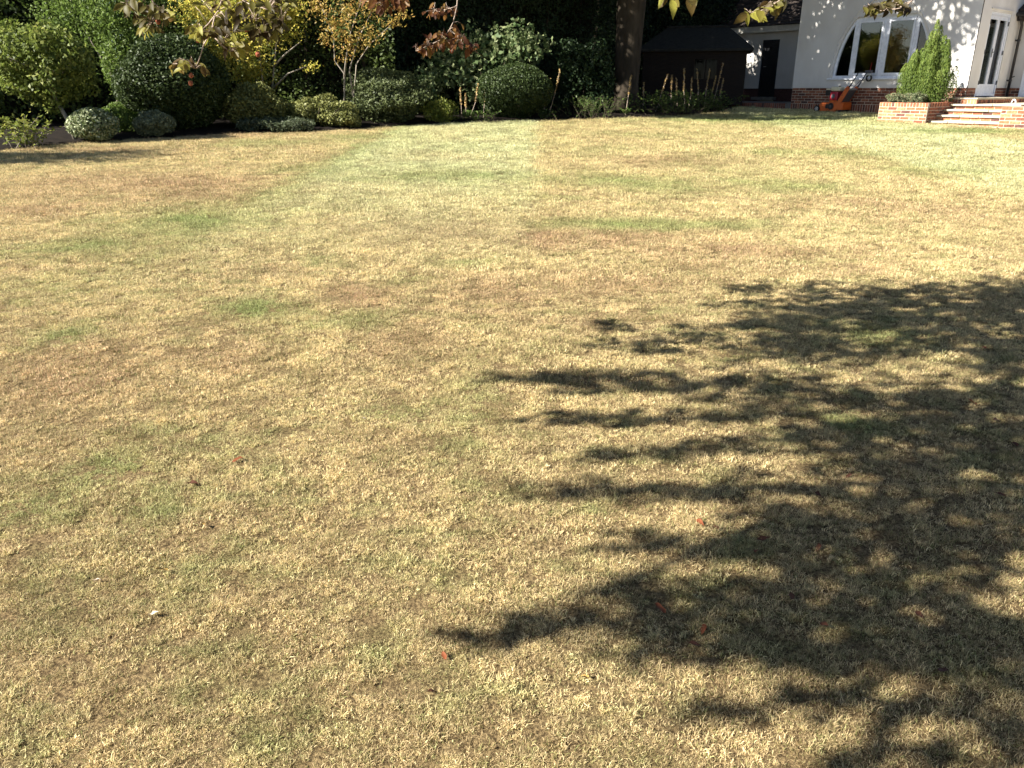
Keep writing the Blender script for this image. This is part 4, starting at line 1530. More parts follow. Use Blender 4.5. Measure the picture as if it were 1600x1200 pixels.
small_tree('bright_green_tree', 'bright green loose leaved small tree between lollipop tree and clipped dome', 190, 165, yb(185, 221, 2.2),
           [[(190, 190, 0), (188, 135, 0), (170, 70, 0), (150, 10, 0)], [(194, 190, 0.1), (198, 130, 0.1), (205, 70, 0), (215, 0, 0.2)], [(186, 190, -0.1), (182, 130, 0), (140, 60, 0.2), (110, 0, 0.3)]],
           [(120, 20, 60, 40, 0.3), (175, 30, 60, 60, 0), (195, 75, 48, 45, -0.3), (215, 20, 50, 50, 0.4), (150, -40, 70, 40, 0.3), (185, 110, 30, 28, -0.2)], 'bright shrub leaf', 0.075, 0.55, seed=1)
small_tree('yellow_acer', 'yellow green leaved tree with thin stems right of the clipped dome', 412, 150, yb(410, 209, 1.9),
           [[(413, 190, 0), (412, 140, 0), (405, 80, 0), (395, 0, 0)], [(410, 190, 0), (400, 120, 0.1), (365, 70, 0.2), (340, 10, 0.2)], [(424, 190, 0), (426, 130, 0), (430, 85, 0), (436, 30, 0)],
            [(425, 140, 0), (450, 115, -0.1), (480, 103, -0.2)], [(427, 105, 0), (445, 85, -0.1), (470, 65, -0.1)]],
           [(340, 40, 55, 40, 0), (370, 80, 55, 35, -0.2), (410, 40, 50, 45, 0.2), (380, 0, 70, 35, 0), (395, 115, 40, 25, 0), (310, 10, 40, 30, 0.2), (450, 20, 30, 40, 0.2), (486, 104, 14, 8, -0.2)], 'yellow acer leaf', 0.075, 0.30, seed=2)
small_tree('autumn_cherry', 'slender multi stemmed cherry with orange and yellow autumn leaves', 545, 165, yb(545, 203, 1.0),
           [[(552, 190, 0), (553, 150, 0), (557, 100, 0), (577, 70, 0), (615, 35, -0.1)], [(538, 185, 0), (538, 115, 0), (523, 95, 0), (521, 55, 0), (500, 5, 0)], [(538, 120, 0), (541, 90, 0), (548, 50, 0.1), (565, 0, 0.1)],
            [(552, 150, 0), (546, 110, 0.1), (560, 60, 0.2), (590, 0, 0.2)]],
           [(545, 65, 30, 26, 0), (520, 40, 22, 24, 0), (580, 55, 26, 16, -0.1), (612, 33, 24, 12, -0.1), (632, 22, 14, 9, -0.1), (505, 62, 12, 14, 0), (545, 20, 40, 24, 0.1), (495, 12, 26, 18, 0), (585, 10, 30, 20, 0.1), (535, 92, 16, 8, 0), (570, -20, 70, 25, 0)], 'autumn leaf', 0.08, 0.13, seed=3, r0=0.024)

# ------- middle of the border
shrub('hebe_mound', 'tall olive green mounded shrub under the yellow leaved tree', 'shrub', 404, 132, 96, yb(404, 209, 0.9), 'moss green leaf', 0.065, 1.4, amp=0.2, shell=0.4, out=0.5, lobes=[(0, 0, 0.45, 0.95, 0.5), (0.1, -0.1, 0.72, 0.5, 0.3), (-0.5, 0, 0.4, 0.5, 0.36)])
shrub('cistus_mound', 'wide olive green mounded shrub at the foot of the autumn cherry', 'shrub', 505, 147, 116, yb(505, 206, 0.75), 'moss green leaf', 0.065, 1.4, amp=0.2, shell=0.4, out=0.5, lobes=[(-0.35, 0, 0.42, 0.6, 0.42), (0.3, 0.1, 0.38, 0.65, 0.40), (-0.05, 0.2, 0.72, 0.32, 0.30), (0.65, -0.1, 0.25, 0.4, 0.28)])
shrub('lavender_clump', 'low blue grey lavender spreading over the lawn edge', 'plant', 425, 182, 122, yb(425, 209, 0.35), 'lavender leaf', 0.085, 1.3, amp=0.3, shell=0.8, aspect=0.22, out=0.3, lobes=[(-0.6, 0, 0.35, 0.4, 0.5), (0, 0, 0.4, 0.45, 0.55), (0.55, 0, 0.4, 0.42, 0.5)])
shrub('viburnum_dome', 'dark grey green domed viburnum with pale top, right of the autumn cherry', 'shrub', 608, 106, 114, yb(608, 200, 0.95), 'viburnum leaf', 0.085, 1.4, amp=0.2, shell=0.45, aspect=0.4, out=0.5)
shrub('lime_shrub', 'small lime green shrub at the lawn edge beside the viburnum', 'shrub', 685, 156, 48, yb(685, 195, 0.35), 'lime shrub leaf', 0.06, 1.3, amp=0.25, shell=0.5, out=0.5)
shrub('broad_leaf_shrub', 'spreading shrub with large pale green leaves above the round bush', 'shrub', 752, 42, 205, yb(750, 192, 2.3), 'broad pale leaf', 0.13, 0.8, amp=0.25, shell=0.8, aspect=0.75, out=0.4, lobes=[(-0.45, 0, 0.55, 0.42, 0.30), (0.05, 0, 0.70, 0.48, 0.30), (0.55, 0, 0.78, 0.42, 0.25), (-0.75, -0.2, 0.38, 0.26, 0.18), (0.0, 0, 0.35, 0.4, 0.3)])
shrub('clipped_round_bush', 'clipped round dark green bush between the pale seed spikes', 'shrub', 803, 100, 118, yb(803, 190, 0.85), 'dark clipped leaf', 0.065, 1.9, amp=0.06, shell=0.3, out=0.55)
shrub('shaded_shrub', 'shaded dark green shrub left of the large tree trunk', 'shrub', 912, 52, 105, yb(912, 187, 1.6), 'shade hedge leaf', 0.10, 0.8, amp=0.3, shell=0.8, out=0.4, lobes=[(0, 0, 0.55, 0.7, 0.36), (0.4, -0.1, 0.3, 0.6, 0.26), (-0.4, 0, 0.75, 0.4, 0.22), (0.5, 0, 0.7, 0.4, 0.25), (-0.5, 0.1, 0.35, 0.5, 0.25)])  # darkened leaf colour stands in for tree shade on this shrub
spiky('edge_perennials', 'low green perennials on the lawn edge left of the clipped round bush', 'plant', 742, 170, 62, yb(742, 192, 0.25), 'perennial leaf', 40, 0.07, 12, 0.5, twig='perennial_stem' if 'perennial_stem' in M else 'bark')
spiky('sunlit_perennials', 'clump of bright green perennials on the lawn edge before the large trunk', 'plant', 925, 148, 92, yb(925, 187, 0.35), 'perennial leaf', 80, 0.065, 18, 0.35, twig='bark', aspect=0.3)
spiky('shade_perennials', 'broad clump of shaded green perennials in front of the shed', 'plant', 1050, 140, 125, yb(1050, 182, 0.6), 'perennial leaf', 110, 0.09, 14, 0.4, twig='bark')
spiky('corner_perennials', 'low green leafy clump where the bed meets the brick path', 'plant', 1112, 148, 62, yb(1112, 176, 0.35), 'perennial leaf', 60, 0.08, 16, 0.5, twig='bark')
spiky('foot_perennials', 'few low leafy shoots at the foot of the clipped round bush', 'plant', 848, 168, 46, yb(848, 188.5, 0.25), 'perennial leaf', 22, 0.07, 12, 0.5, twig='bark')


# ------- acanthus seed spikes
def acanthus(label, px, Y, spikes, seed=0):
    rng = np.random.default_rng(seed + 500)
    b = base_at(px, Y)
    e = empty('acanthus', b)
    tag(e, label, 'plant', 'acanthus with seed spikes along the border')
    for (bx, by), (tx, ty), dy in spikes:
        p0, p1 = at(bx, by, Y + dy) - b, at(tx, ty, Y + dy) - b
        p0.z = min(p0.z, -0.02)
        mid = p0.lerp(p1, 0.5) + Vector((rng.normal() * 0.02, 0, 0))
        m = MB().tube([p0, mid, p1], [0.009, 0.007, 0.004], 5)
        s = m.build('spike', M['twig'], e)
        n = 70
        f = rng.uniform(0.5, 1.0, n)
        P = np.array([np.array(p0.lerp(mid, k * 2) if k < 0.5 else mid.lerp(p1, k * 2 - 1)) for k in f])
        d = unit(rng.normal(size=(n, 3)) * np.array([1, 1, 0.2]) + np.array([0, 0, 0.5]))
        P = P + d * 0.022
        leaf_obj('seed_head', [leaf_geo(P, rng.normal(size=(n, 3)), 0.05 * (1.35 - f * 0.6), 0.6, axis=d, rng=rng)], M['seed head'], s)
    n = 26
    a = rng.random(n) * 6.28
    d = np.stack([np.cos(a), np.sin(a), 0.5 + 0.4 * rng.random(n)], axis=1)
    P = d * 0.16 * rng.uniform(0.6, 1.4, n)[:, None]
    leaf_obj('foliage', [leaf_geo(P, np.stack([-np.cos(a) * 0.5, -np.sin(a) * 0.5, np.ones(n)], axis=1), 0.28 * rng.uniform(0.6, 1.1, n), 0.3, axis=d, rng=rng)], M['perennial leaf'], e)


acanthus('acanthus with two tall straw coloured seed spikes right of the round bush', 852, yb(852, 188, 0.4), [((848, 185), (860, 123), 0), ((856, 185), (875, 108), 0.1)], 1)
acanthus('acanthus with short seed spikes left of the clipped round bush', 733, yb(733, 192, 0.6), [((722, 190), (719, 137), 0), ((729, 190), (727, 147), 0.1), ((733, 188), (747, 131), 0), ((755, 188), (758, 135), 0.2)], 2)
acanthus('acanthus with one seed spike standing before the large tree trunk', 978, yb(978, 185, 0.4), [((977, 180), (986, 118), 0)], 3)
acanthus('acanthus with many seed spikes in front of the dark shed, nearest the trunk', 1040, yb(1040, 182, 0.7), [((1023, 178), (1044, 115), 0), ((1049, 170), (1050, 117), 0.2), ((1060, 165), (1057, 122), 0.3), ((1072, 165), (1069, 106), 0), ((1075, 165), (1081, 121), 0.2), ((1005, 165), (1006, 128), 0.4)], 4)
acanthus('acanthus with seed spikes fanning right, nearest the brick path', 1108, yb(1108, 176, 0.5), [((1091, 165), (1089, 108), 0), ((1101, 165), (1109, 107), 0), ((1108, 160), (1119, 119), 0.2), ((1112, 165), (1130, 98), 0), ((1120, 160), (1131, 122), 0.2)], 5)


# ------- planter conifer and heather
def build_conifer():
    rng = np.random.default_rng(5)
    c = hl(-0.40, -1.55)
    e = empty('golden_conifer', (c.x, c.y, EYE + PTOP - 0.07))
    tag(e, 'golden green flame shaped conifer growing in the brick planter', 'conifer')
    Y = c.y
    H = at(1452, 30, Y).z - (EYE + PTOP - 0.07)
    w = pxw(80, Y) / 2
    parts = []
    spires = []
    for i in range(60):
        a = rng.random() * 6.28
        rr = w * math.sqrt(rng.random()) * 0.92
        bx, by = rr * math.cos(a), rr * math.sin(a) * 0.85
        h = H * (1.0 - 0.56 * (rr / w) ** 1.7) * rng.uniform(0.66, 0.98)
        spires.append((bx, by, h))
    spires += [(-0.02, 0, H), (0.12, 0.05, H * 0.93), (0.36, 0.1, H * 0.72), (-0.18, -0.1, H * 0.86)]
    for bx, by, h in spires:
        n = int(h * 800)
        f = rng.random(n) ** 0.8
        rad_ = 0.15 * np.sin(np.pi * np.clip(f * 0.86 + 0.14, 0, 1)) ** 0.7 + 0.008
        ang = rng.random(n) * 6.28
        P = np.stack([bx * (0.75 + 0.25 * np.sin(f * 2)) + rad_ * np.cos(ang), by + rad_ * np.sin(ang), f * h], axis=1)
        ax = np.stack([np.cos(ang) * 0.35, np.sin(ang) * 0.35, np.ones(n)], axis=1)
        nr = np.stack([np.cos(ang), np.sin(ang), np.full(n, 0.2)], axis=1) + rng.normal(size=(n, 3)) * 0.4
        rnd = np.clip(rng.random(n) * 0.6 + 0.4 * f + rng.normal() * 0.12, 0, 1)
        parts.append(leaf_geo(P, nr, 0.055 * rng.uniform(0.6, 1.2, n), 0.26, axis=ax, rnd=rnd, rng=rng))
    leaf_obj('crown', parts, M['conifer scale'], e)
    MB().tube([(0, 0, -0.1), (0.01, 0, 0.5), (0, 0, H * 0.7)], [0.05, 0.04, 0.012], 8).build('trunk', M['bark'], e, smooth=True)
    c2 = hl(-0.52, -2.25)
    e2 = empty('heather', (c2.x, c2.y, EYE + PTOP - 0.07))
    tag(e2, 'low grey green heather at the foot of the conifer in the planter', 'plant')
    leafy(e2, 'foliage', [((-0.22, 0.08, 0.12), (0.28, 0.26, 0.17)), ((0.15, -0.05, 0.14), (0.30, 0.28, 0.19)), ((0.42, 0.25, 0.10), (0.22, 0.25, 0.15))], M['heather leaf'], 0.036, 1.4, 0.4, 0.5, 0.2, 0.5, 4, rng=rng)
    stems(e2, 'stem', (0, 0, -0.03), [(rng.normal() * 0.25, rng.normal() * 0.2, 0.16) for _ in range(14)], M['bark'], 0.006, 0.003, rng=rng)


build_conifer()


# ------- hedges and trees behind the border
def hedge(name, label, path, h, thick, mat, size, dens, seed, amp=0.25):
    """leafy wall along a path of ground points"""
    rng = np.random.default_rng(seed)
    b = Vector((path[0][0], path[0][1], float(gz(path[0][1]))))
    e = empty(name, b)
    tag(e, label, 'hedge')
    P, NR = [], []
    for (x0, y0), (x1, y1) in zip(path[:-1], path[1:]):
        L_ = math.hypot(x1 - x0, y1 - y0)
        n = int(L_ * h * dens / (size * size * 0.3))
        f = rng.random(n)
        z = rng.random(n) ** 0.9 * h
        nx, ny = (y1 - y0) / L_, -(x1 - x0) / L_
        depth = rng.random(n) ** 1.7 * thick
        lump = amp * (np.sin(f * L_ * 1.7 + z * 1.1 + seed) + np.sin(f * L_ * 3.9 - z * 2.3) * 0.6 + np.sin(z * 3.1 + seed * 2) * 0.5)
        top = np.clip((z / h - 0.8) / 0.2, 0, 1) * thick * 0.5
        off = lump - depth - top
        P.append(np.stack([x0 + (x1 - x0) * f + nx * off - b.x, y0 + (y1 - y0) * f + ny * off - b.y, z + gz(y0 + (y1 - y0) * f) - b.z], axis=1))
        NR.append(np.broadcast_to(np.array([nx, ny, 0.35]), (n, 3)) + rng.normal(size=(n, 3)) * 0.6)
    P, NR = np.concatenate(P), np.concatenate(NR)
    n = len(P)
    rnd = np.clip(0.5 + 0.5 * np.sin(P[:, 0] * 1.9 + P[:, 2] * 2.3) * 0.5 + rng.normal(0, 0.25, n), 0, 1)
    leaf_obj('foliage', [leaf_geo(P, NR, size * rng.uniform(0.65, 1.25, n), 0.55, rnd=rnd, rng=rng)], M[mat], e)
    m = MB()
    for (x0, y0), (x1, y1) in zip(path[:-1], path[1:]):
        L_ = math.hypot(x1 - x0, y1 - y0)
        nx, ny = (y1 - y0) / L_, -(x1 - x0) / L_
        k = max(1, int(L_ / 1.2))
        for i in range(k):
            f = (i + 0.5) / k
            x, y = x0 + (x1 - x0) * f - nx * thick * 0.6, y0 + (y1 - y0) * f - ny * thick * 0.6
            z = float(gz(y))
            m.tube([(x - b.x, y - b.y, z - 0.1 - b.z), (x - b.x + rng.normal() * 0.1, y - b.y, z + h * 0.5 - b.z), (x - b.x + rng.normal() * 0.25, y - b.y, z + h * 0.92 - b.z)], [0.06, 0.045, 0.015], 6)
    m.build('stem', M['bark'], e)
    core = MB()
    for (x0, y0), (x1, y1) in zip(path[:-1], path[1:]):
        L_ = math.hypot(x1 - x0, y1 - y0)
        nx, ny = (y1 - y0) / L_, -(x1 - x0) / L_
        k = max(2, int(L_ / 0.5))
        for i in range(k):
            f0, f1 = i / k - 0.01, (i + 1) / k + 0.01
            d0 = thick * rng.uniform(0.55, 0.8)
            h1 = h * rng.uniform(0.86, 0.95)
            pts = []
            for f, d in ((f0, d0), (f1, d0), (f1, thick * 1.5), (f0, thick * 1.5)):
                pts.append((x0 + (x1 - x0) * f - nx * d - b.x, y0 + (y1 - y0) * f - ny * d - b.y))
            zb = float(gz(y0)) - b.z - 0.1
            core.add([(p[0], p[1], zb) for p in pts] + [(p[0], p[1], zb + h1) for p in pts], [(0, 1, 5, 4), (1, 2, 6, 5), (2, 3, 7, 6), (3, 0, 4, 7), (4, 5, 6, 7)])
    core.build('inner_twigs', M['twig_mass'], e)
    return e


hedge('tall_hedge', 'tall dark hedge behind the lollipop tree at the left', [(-27.0, 14.5), (-17.0, 15.6), (-12.5, 17.6), (-9.3, 19.6)], 3.9, 1.5, 'laurel hedge leaf', 0.11, 2.2, 31)
hedge('tall_hedge', 'tall green laurel hedge behind the autumn cherry', [(-9.3, 19.9), (-6.0, 20.8), (-3.0, 21.4)], 6.4, 1.5, 'laurel hedge leaf', 0.10, 2.4, 32)
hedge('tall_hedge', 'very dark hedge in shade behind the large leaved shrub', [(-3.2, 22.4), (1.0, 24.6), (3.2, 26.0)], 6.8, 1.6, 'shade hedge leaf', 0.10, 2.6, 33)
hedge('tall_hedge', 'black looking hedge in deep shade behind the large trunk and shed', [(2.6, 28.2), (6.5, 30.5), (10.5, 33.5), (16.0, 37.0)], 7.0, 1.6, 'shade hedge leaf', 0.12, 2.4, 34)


def big_tree(name, label, x, y, r_trunk, lean, crown, mat, size, dens, seed, bark='bark', top=7.0):
    """tall garden tree: trunk with root flare, limbs, and a crown of leaf clumps above the frame"""
    rng = np.random.default_rng(seed)
    b = Vector((x, y, float(gz(y)) + 0.03))
    e = empty(name, b)
    tag(e, label, 'tree')
    m = MB()
    pts, rr = [], []
    for i in range(9):
        f = i / 8
        pts.append((lean * f * f, 0.15 * math.sin(f * 3), -0.1 + top * f))
        rr.append(r_trunk * (1.2 if i == 0 else 0.88 + 0.5 * min(f, 0.5) if f <= 0.5 else 1.13 - 0.6 * (f - 0.5)))
    m.tube(pts, rr, 14)
    parts = []
    for c, r in crown:
        m.tube([pts[5], tuple((Vector(pts[6]) + Vector(c)) / 2 + Vector((0, 0, 0.3))), c], [r_trunk * 0.4, r_trunk * 0.22, 0.03], 7)
        nl = 16 if r[0] > 1.5 else 7
        for k in range(nl):
            d = unit(rng.normal(size=3))
            q = Vector(c) + Vector(d * np.array(r) * 0.62)
            m.tube([c, q], [0.035, 0.012], 4)
            n = int(dens * r[0] * r[2] / (size * size) * (0.30 if r[0] > 1.5 else 1.3))
            pp, oo = blob(n, q, (r[0] * 0.42, r[1] * 0.42, r[2] * 0.34), 0.9, 0.25, 4, rng=rng)
            parts.append(leaf_geo(pp, oo * 0.4 + rng.normal(size=(n, 3)) * 0.5 + np.array([0, 0, 0.4]), size * rng.uniform(0.7, 1.3, n), 0.6, rng=rng))
    m.build('trunk', M[bark], e, smooth=True)
    leaf_obj('crown', parts, M[mat], e)
    return e


def towards_sun(p, z, base):
    """where a bough at height z must hang to shade the point p, relative to the tree's foot"""
    q = Vector(p) + Vector(SUN) * ((z - p[2]) / SUN[2])
    return tuple(q - base)


_t = at(978, 150, 24.6)
_tb = Vector((_t.x, 24.6, float(gz(24.6)) + 0.03))
_boughs = [(towards_sun(gp(a, b), 5.5, _tb), (1.15, 0.75, 0.45)) for a, b in ((1030, 179), (1080, 181), (1130, 182), (1180, 183), (1230, 181), (1280, 178), (1330, 176), (1200, 174), (1280, 172), (1070, 185), (1110, 186.5), (1150, 187), (1190, 187), (1230, 187), (1270, 186.5), (1310, 184), (1350, 181))]
_boughs += [(towards_sun(hl(x, AY, z), 7.4, _tb), (1.0, 0.9, 0.6)) for x, z in ((-8.2, 1.2), (-7.6, 0.5), (-6.9, 1.3), (-6.2, 0.6), (-5.6, 1.4))]
_boughs += [(towards_sun(hl(x, 0, z), 7.6, _tb), (0.9, 0.8, 0.5)) for x, z in ((-4.6, 0.6), (-4.0, 1.6), (-3.2, 2.2), (-2.4, 0.9), (-1.6, 1.9))]
big_tree('mature_tree', 'large tree with thick grey trunk beside the dark shed', _t.x, 24.6, 0.38, 0.25,
         [((0.3, -1.0, 6.4), (3.4, 2.6, 1.9)), ((-2.6, -0.6, 6.8), (3.0, 2.6, 2.0)), ((-1.2, -1.4, 5.2), (2.4, 1.8, 1.1)), ((1.6, -1.2, 5.4), (2.2, 1.8, 1.2)), ((0.0, -1.6, 8.2), (3.2, 2.2, 1.8)), ((-4.4, -0.4, 8.4), (2.6, 2.4, 2.0)), ((-3.0, -0.6, 10.2), (3.0, 2.4, 2.0)), ((0.9, -4.9, 8.3), (2.4, 1.3, 1.2)), ((-1.9, -4.2, 4.5), (2.0, 1.0, 0.6)), ((-4.4, -4.6, 4.7), (1.8, 1.0, 0.6)), ((0.6, -3.4, 4.5), (1.8, 1.0, 0.6)), ((0.6, 2.2, 4.7), (2.0, 1.4, 0.8)), ((-4.4, -2.0, 5.6), (2.2, 1.8, 1.2)), ((-6.3, -2.8, 7.0), (2.4, 1.8, 1.4)), ((0.8, 1.6, 5.1), (2.4, 1.8, 1.0)), ((-0.8, 0.9, 6.1), (2.8, 2.2, 1.4)), ((0.6, 0.6, 7.6), (2.6, 2.2, 1.4)), ((-1.8, 1.8, 4.9), (2.0, 1.6, 0.9)), ((-3.5, -4.0, 5.9), (2.4, 1.2, 1.0)), ((-1.0, -3.4, 6.0), (2.6, 1.4, 1.1)), ((-1.5, -3.6, 7.6), (2.8, 1.6, 1.3)), ((3.0, 0.8, 7.0), (3.0, 3.0, 2.2)), ((0, 2.5, 8.5), (3.6, 3.4, 2.4)), ((0.5, 0, 10.5), (3.4, 3.4, 2.5)), ((-1.6, 3.0, 5.2), (2.4, 2.0, 1.4)), ((2.2, 3.2, 5.2), (2.4, 2.0, 1.4))]
         + _boughs, 'tree leaf', 0.17, 3.4, 41)
_lb = Vector((-12.6, 11.6, float(gz(11.6)) + 0.03))
big_tree('garden_tree', 'leafy tree beyond the left edge whose shade streaks the far left lawn', _lb.x, _lb.y, 0.14, 0.1,
         [(towards_sun(gp(a, b), z, _lb), (0.8, 0.5, 0.3)) for a, b, z in ((-20, 254, 3.0), (50, 252, 3.2), (110, 245, 3.4), (180, 240, 3.8), (20, 244, 3.1))] + [((0, -0.3, 4.2), (1.6, 1.4, 0.9)), ((-0.8, -0.6, 3.4), (1.4, 1.2, 0.8))],
         'tree leaf', 0.12, 1.6, 44, top=3.9)
big_tree('mature_tree', 'tall tree rising behind the hedge and the autumn cherry', -4.6, 24.4, 0.30, -0.3,
         [((0.5, -0.4, 6.6), (3.2, 2.6, 1.8)), ((-2.6, 0.2, 7.6), (2.8, 2.6, 2.0)), ((2.6, 0.6, 7.4), (2.8, 2.6, 2.0)), ((0, 1.0, 9.6), (3.2, 3.0, 2.4))],
         'tree leaf', 0.18, 1.4, 42)
big_tree('mature_tree', 'tall tree rising behind the shed and the low extension', 8.6, 33.0, 0.32, 0.3,
         [((0.0, -0.8, 6.2), (3.6, 3.0, 2.2)), ((-3.0, 0, 7.0), (3.0, 3.0, 2.2)), ((3.0, 0, 7.2), (3.0, 3.0, 2.2)), ((0, 0.5, 9.4), (3.4, 3.0, 2.4))],
         'tree leaf', 0.2, 2.6, 43)


# ================================================================== COPPER BEECH overhanging the lawn
def mat_beech(name, cols, trans=0.45):
    m = mat_foliage(name, cols, rough=0.5, trans=trans, spec=0.2)
    N, L = m.node_tree.nodes, m.node_tree.links
    r = [n for n in N if n.type == 'VALTORGB'][0]
    oi = N.new('ShaderNodeObjectInfo')
    tc = N.new('ShaderNodeTexCoord')
    nz = N.new('ShaderNodeTexNoise')
    nz.inputs['Scale'].default_value = 28
    L.new(tc.outputs['Object'], nz.inputs['Vector'])
    ad = N.new('ShaderNodeMath')
    ad.operation = 'MULTIPLY_ADD'
    ad.inputs[1].default_value = 0.5
    L.new(nz.outputs['Fac'], ad.inputs[0])
    sb = N.new('ShaderNodeMath')
    sb.operation = 'SUBTRACT'
    sb.inputs[1].default_value = 0.25
    L.new(oi.outputs['Random'], sb.inputs[0])
    L.new(sb.outputs[0], ad.inputs[2])
    L.new(ad.outputs[0], r.inputs['Fac'])
    return m


M['beech olive'] = mat_beech('beech olive', [(0.06, 0.036, 0.012), (0.11, 0.085, 0.020), (0.17, 0.155, 0.030), (0.27, 0.26, 0.05)])
M['beech dark'] = mat_beech('beech dark', [(0.028, 0.019, 0.009), (0.05, 0.038, 0.012), (0.08, 0.070, 0.018), (0.14, 0.13, 0.032)])
M['beech copper'] = mat_beech('beech copper', [(0.045, 0.017, 0.009), (0.085, 0.034, 0.012), (0.13, 0.056, 0.017), (0.16, 0.10, 0.028)])
M['nut'] = mat_rough('beech nut husk', (0.20, 0.05, 0.025), (0.34, 0.11, 0.05), 60, 0.8, 0.8, 200)
fol('beech canopy leaf', (0.06, 0.035, 0.018), (0.10, 0.065, 0.022), (0.14, 0.12, 0.03), trans=0.15)


def beech_leaf_mesh(name, curl, wave, mat, width=0.48):
    """pointed oval blade of unit length along +X, folded on the midrib, wavy edge"""
    xs = [0.0, 0.12, 0.35, 0.6, 0.82, 1.0]
    ws = [0.0, 0.20, 0.31, 0.29, 0.16, 0.0]
    V, F = [], []
    for i, (x, w) in enumerate(zip(xs, ws)):
        z = -curl * x * x
        w = w * width / 0.62
        wv = wave * math.sin(i * 2.1)
        V += [(x, -w, z + w * 0.35 + wv), (x, 0, z), (x, w, z + w * 0.35 - wv)]
    for i in range(len(xs) - 1):
        a = i * 3
        F += [(a, a + 1, a + 4, a + 3), (a + 1, a + 2, a + 5, a + 4)]
    m = MB().add(V, F)
    m.tube([(-0.16, 0, 0.03), (0.0, 0, 0.0)], 0.012, 4)
    me = m.mesh(name, True)
    me.materials.append(mat)
    return me


beech = empty('copper_beech', (0.6, -5.6, float(gz(-5.6))))
tag(beech, 'copper beech whose leafy branches hang into the top of the picture', 'tree')
BB = Vector(beech.location)
SPRAY_SHADOW = []
LEAF_ME = {t: [beech_leaf_mesh('leaf', c, w, M[t]) for c, w in ((0.12, 0.01), (0.25, 0.02), (-0.05, 0.015), (0.4, 0.025))] for t in ('beech olive', 'beech dark', 'beech copper')}
NUT = MB()


def nut_mesh():
    bm = bmesh.new()
    bmesh.ops.create_icosphere(bm, subdivisions=2, radius=0.009)
    rng = random.Random(3)
    for v in bm.verts:
        v.co *= 1 + rng.uniform(-0.12, 0.22)
        v.co.z *= 1.15
    me = bpy.data.meshes.new('nut')
    bm.to_mesh(me)
    bm.free()
    me.materials.append(M['nut'])
    return me


NUT_ME = nut_mesh()


def hanging(label, Y, twig, clusters, nuts=(), seed=0, leafpx=26, join=None):
    rng = random.Random(seed)
    org = at(twig[0][0][0], twig[0][0][1], Y)
    m = MB()
    lines = []
    for ln in twig:
        pts = [at(a, b, Y) - BB for a, b in ln]
        lines.append(pts)
        m.tube(pts, [0.0035 - 0.0018 * i / max(1, len(pts) - 1) for i in range(len(pts))], 6)
    j = Vector(join) if join else Vector((org.x * 0.8 - 0.6, Y * 0.55, 3.9))
    t0 = lines[0][0]
    j0 = j - BB
    side = Vector((0.18 * math.sin(seed * 2.1), 0.12 * math.cos(seed * 1.7), 0))
    m.tube([j0, j0.lerp(t0, 0.25) + side + Vector((0, 0, 0.35)), j0.lerp(t0, 0.5) + side * 1.4 + Vector((0, 0, 0.42)), j0.lerp(t0, 0.75) + side * 0.6 + Vector((0, 0, 0.28)), t0 + Vector((0.02, -0.02, 0.12)), t0],
           [0.009, 0.0075, 0.006, 0.005, 0.004, 0.0035], 6)
    leaves = []
    for cx, cy, rx, ry, n, tone in clusters:
        for _ in range(int(n * 2.9 + 0.5)):
            while True:
                u, v = rng.uniform(-1, 1), rng.uniform(-1, 1)
                if u * u + v * v <= 1:
                    break
            p = at(cx + u * rx, cy + v * ry, Y + rng.uniform(-0.12, 0.12))
            leaves.append((p, tone))
    brs = m
    allp = [q for ln in lines for q in ln]
    spots = []
    for p, tone in leaves:
        pl = p - BB
        near = min(allp, key=lambda q: (q - pl).length)
        # side twig from the nearest point of the branch, leaf pointing on from it
        d = (pl - near)
        d.z -= 0.02
        if d.length < 0.02:
            d = Vector((rng.uniform(-1, 1), rng.uniform(-0.3, 0.3), -0.6))
        d.normalize()
        d = (d + Vector((rng.gauss(0, 0.35), rng.gauss(0, 0.35), rng.gauss(-0.25, 0.3)))).normalized()
        ln = leafpx * rng.uniform(0.75, 1.2) * Y / (FPX / math.cos(PITCH))
        start = pl - d * ln * 0.5
        brs.tube([near, near.lerp(start, 0.6) + Vector((0, 0, 0.008)), start - d * ln * 0.15], [0.0016, 0.0012, 0.0009], 4)
        spots.append((start, d, ln, tone))
        SPRAY_SHADOW.append(p)
    br = brs.build('branch', M['twig'], beech, smooth=True)
    br['label'] = label
    for start, d, ln, tone in spots:
        nrm = Vector((rng.gauss(0, 0.5), -0.75 + rng.gauss(0, 0.35), 0.55 + rng.gauss(0, 0.4)))
        nrm = (nrm - d * nrm.dot(d)).normalized()
        side = nrm.cross(d)
        mat = Matrix(((d.x, side.x, nrm.x), (d.y, side.y, nrm.y), (d.z, side.z, nrm.z)))
        o = link('leaf', rng.choice(LEAF_ME[tone]), None, br, start)
        o.rotation_euler = mat.to_euler()
        o.scale = (ln, ln * rng.uniform(0.9, 1.12), ln)
    for a, b in nuts:
        p = at(a, b, Y - 0.05) - BB
        link('nut', NUT_ME, None, br, p, (rng.uniform(-0.4, 0.4), rng.uniform(-0.4, 0.4), rng.uniform(0, 3)))


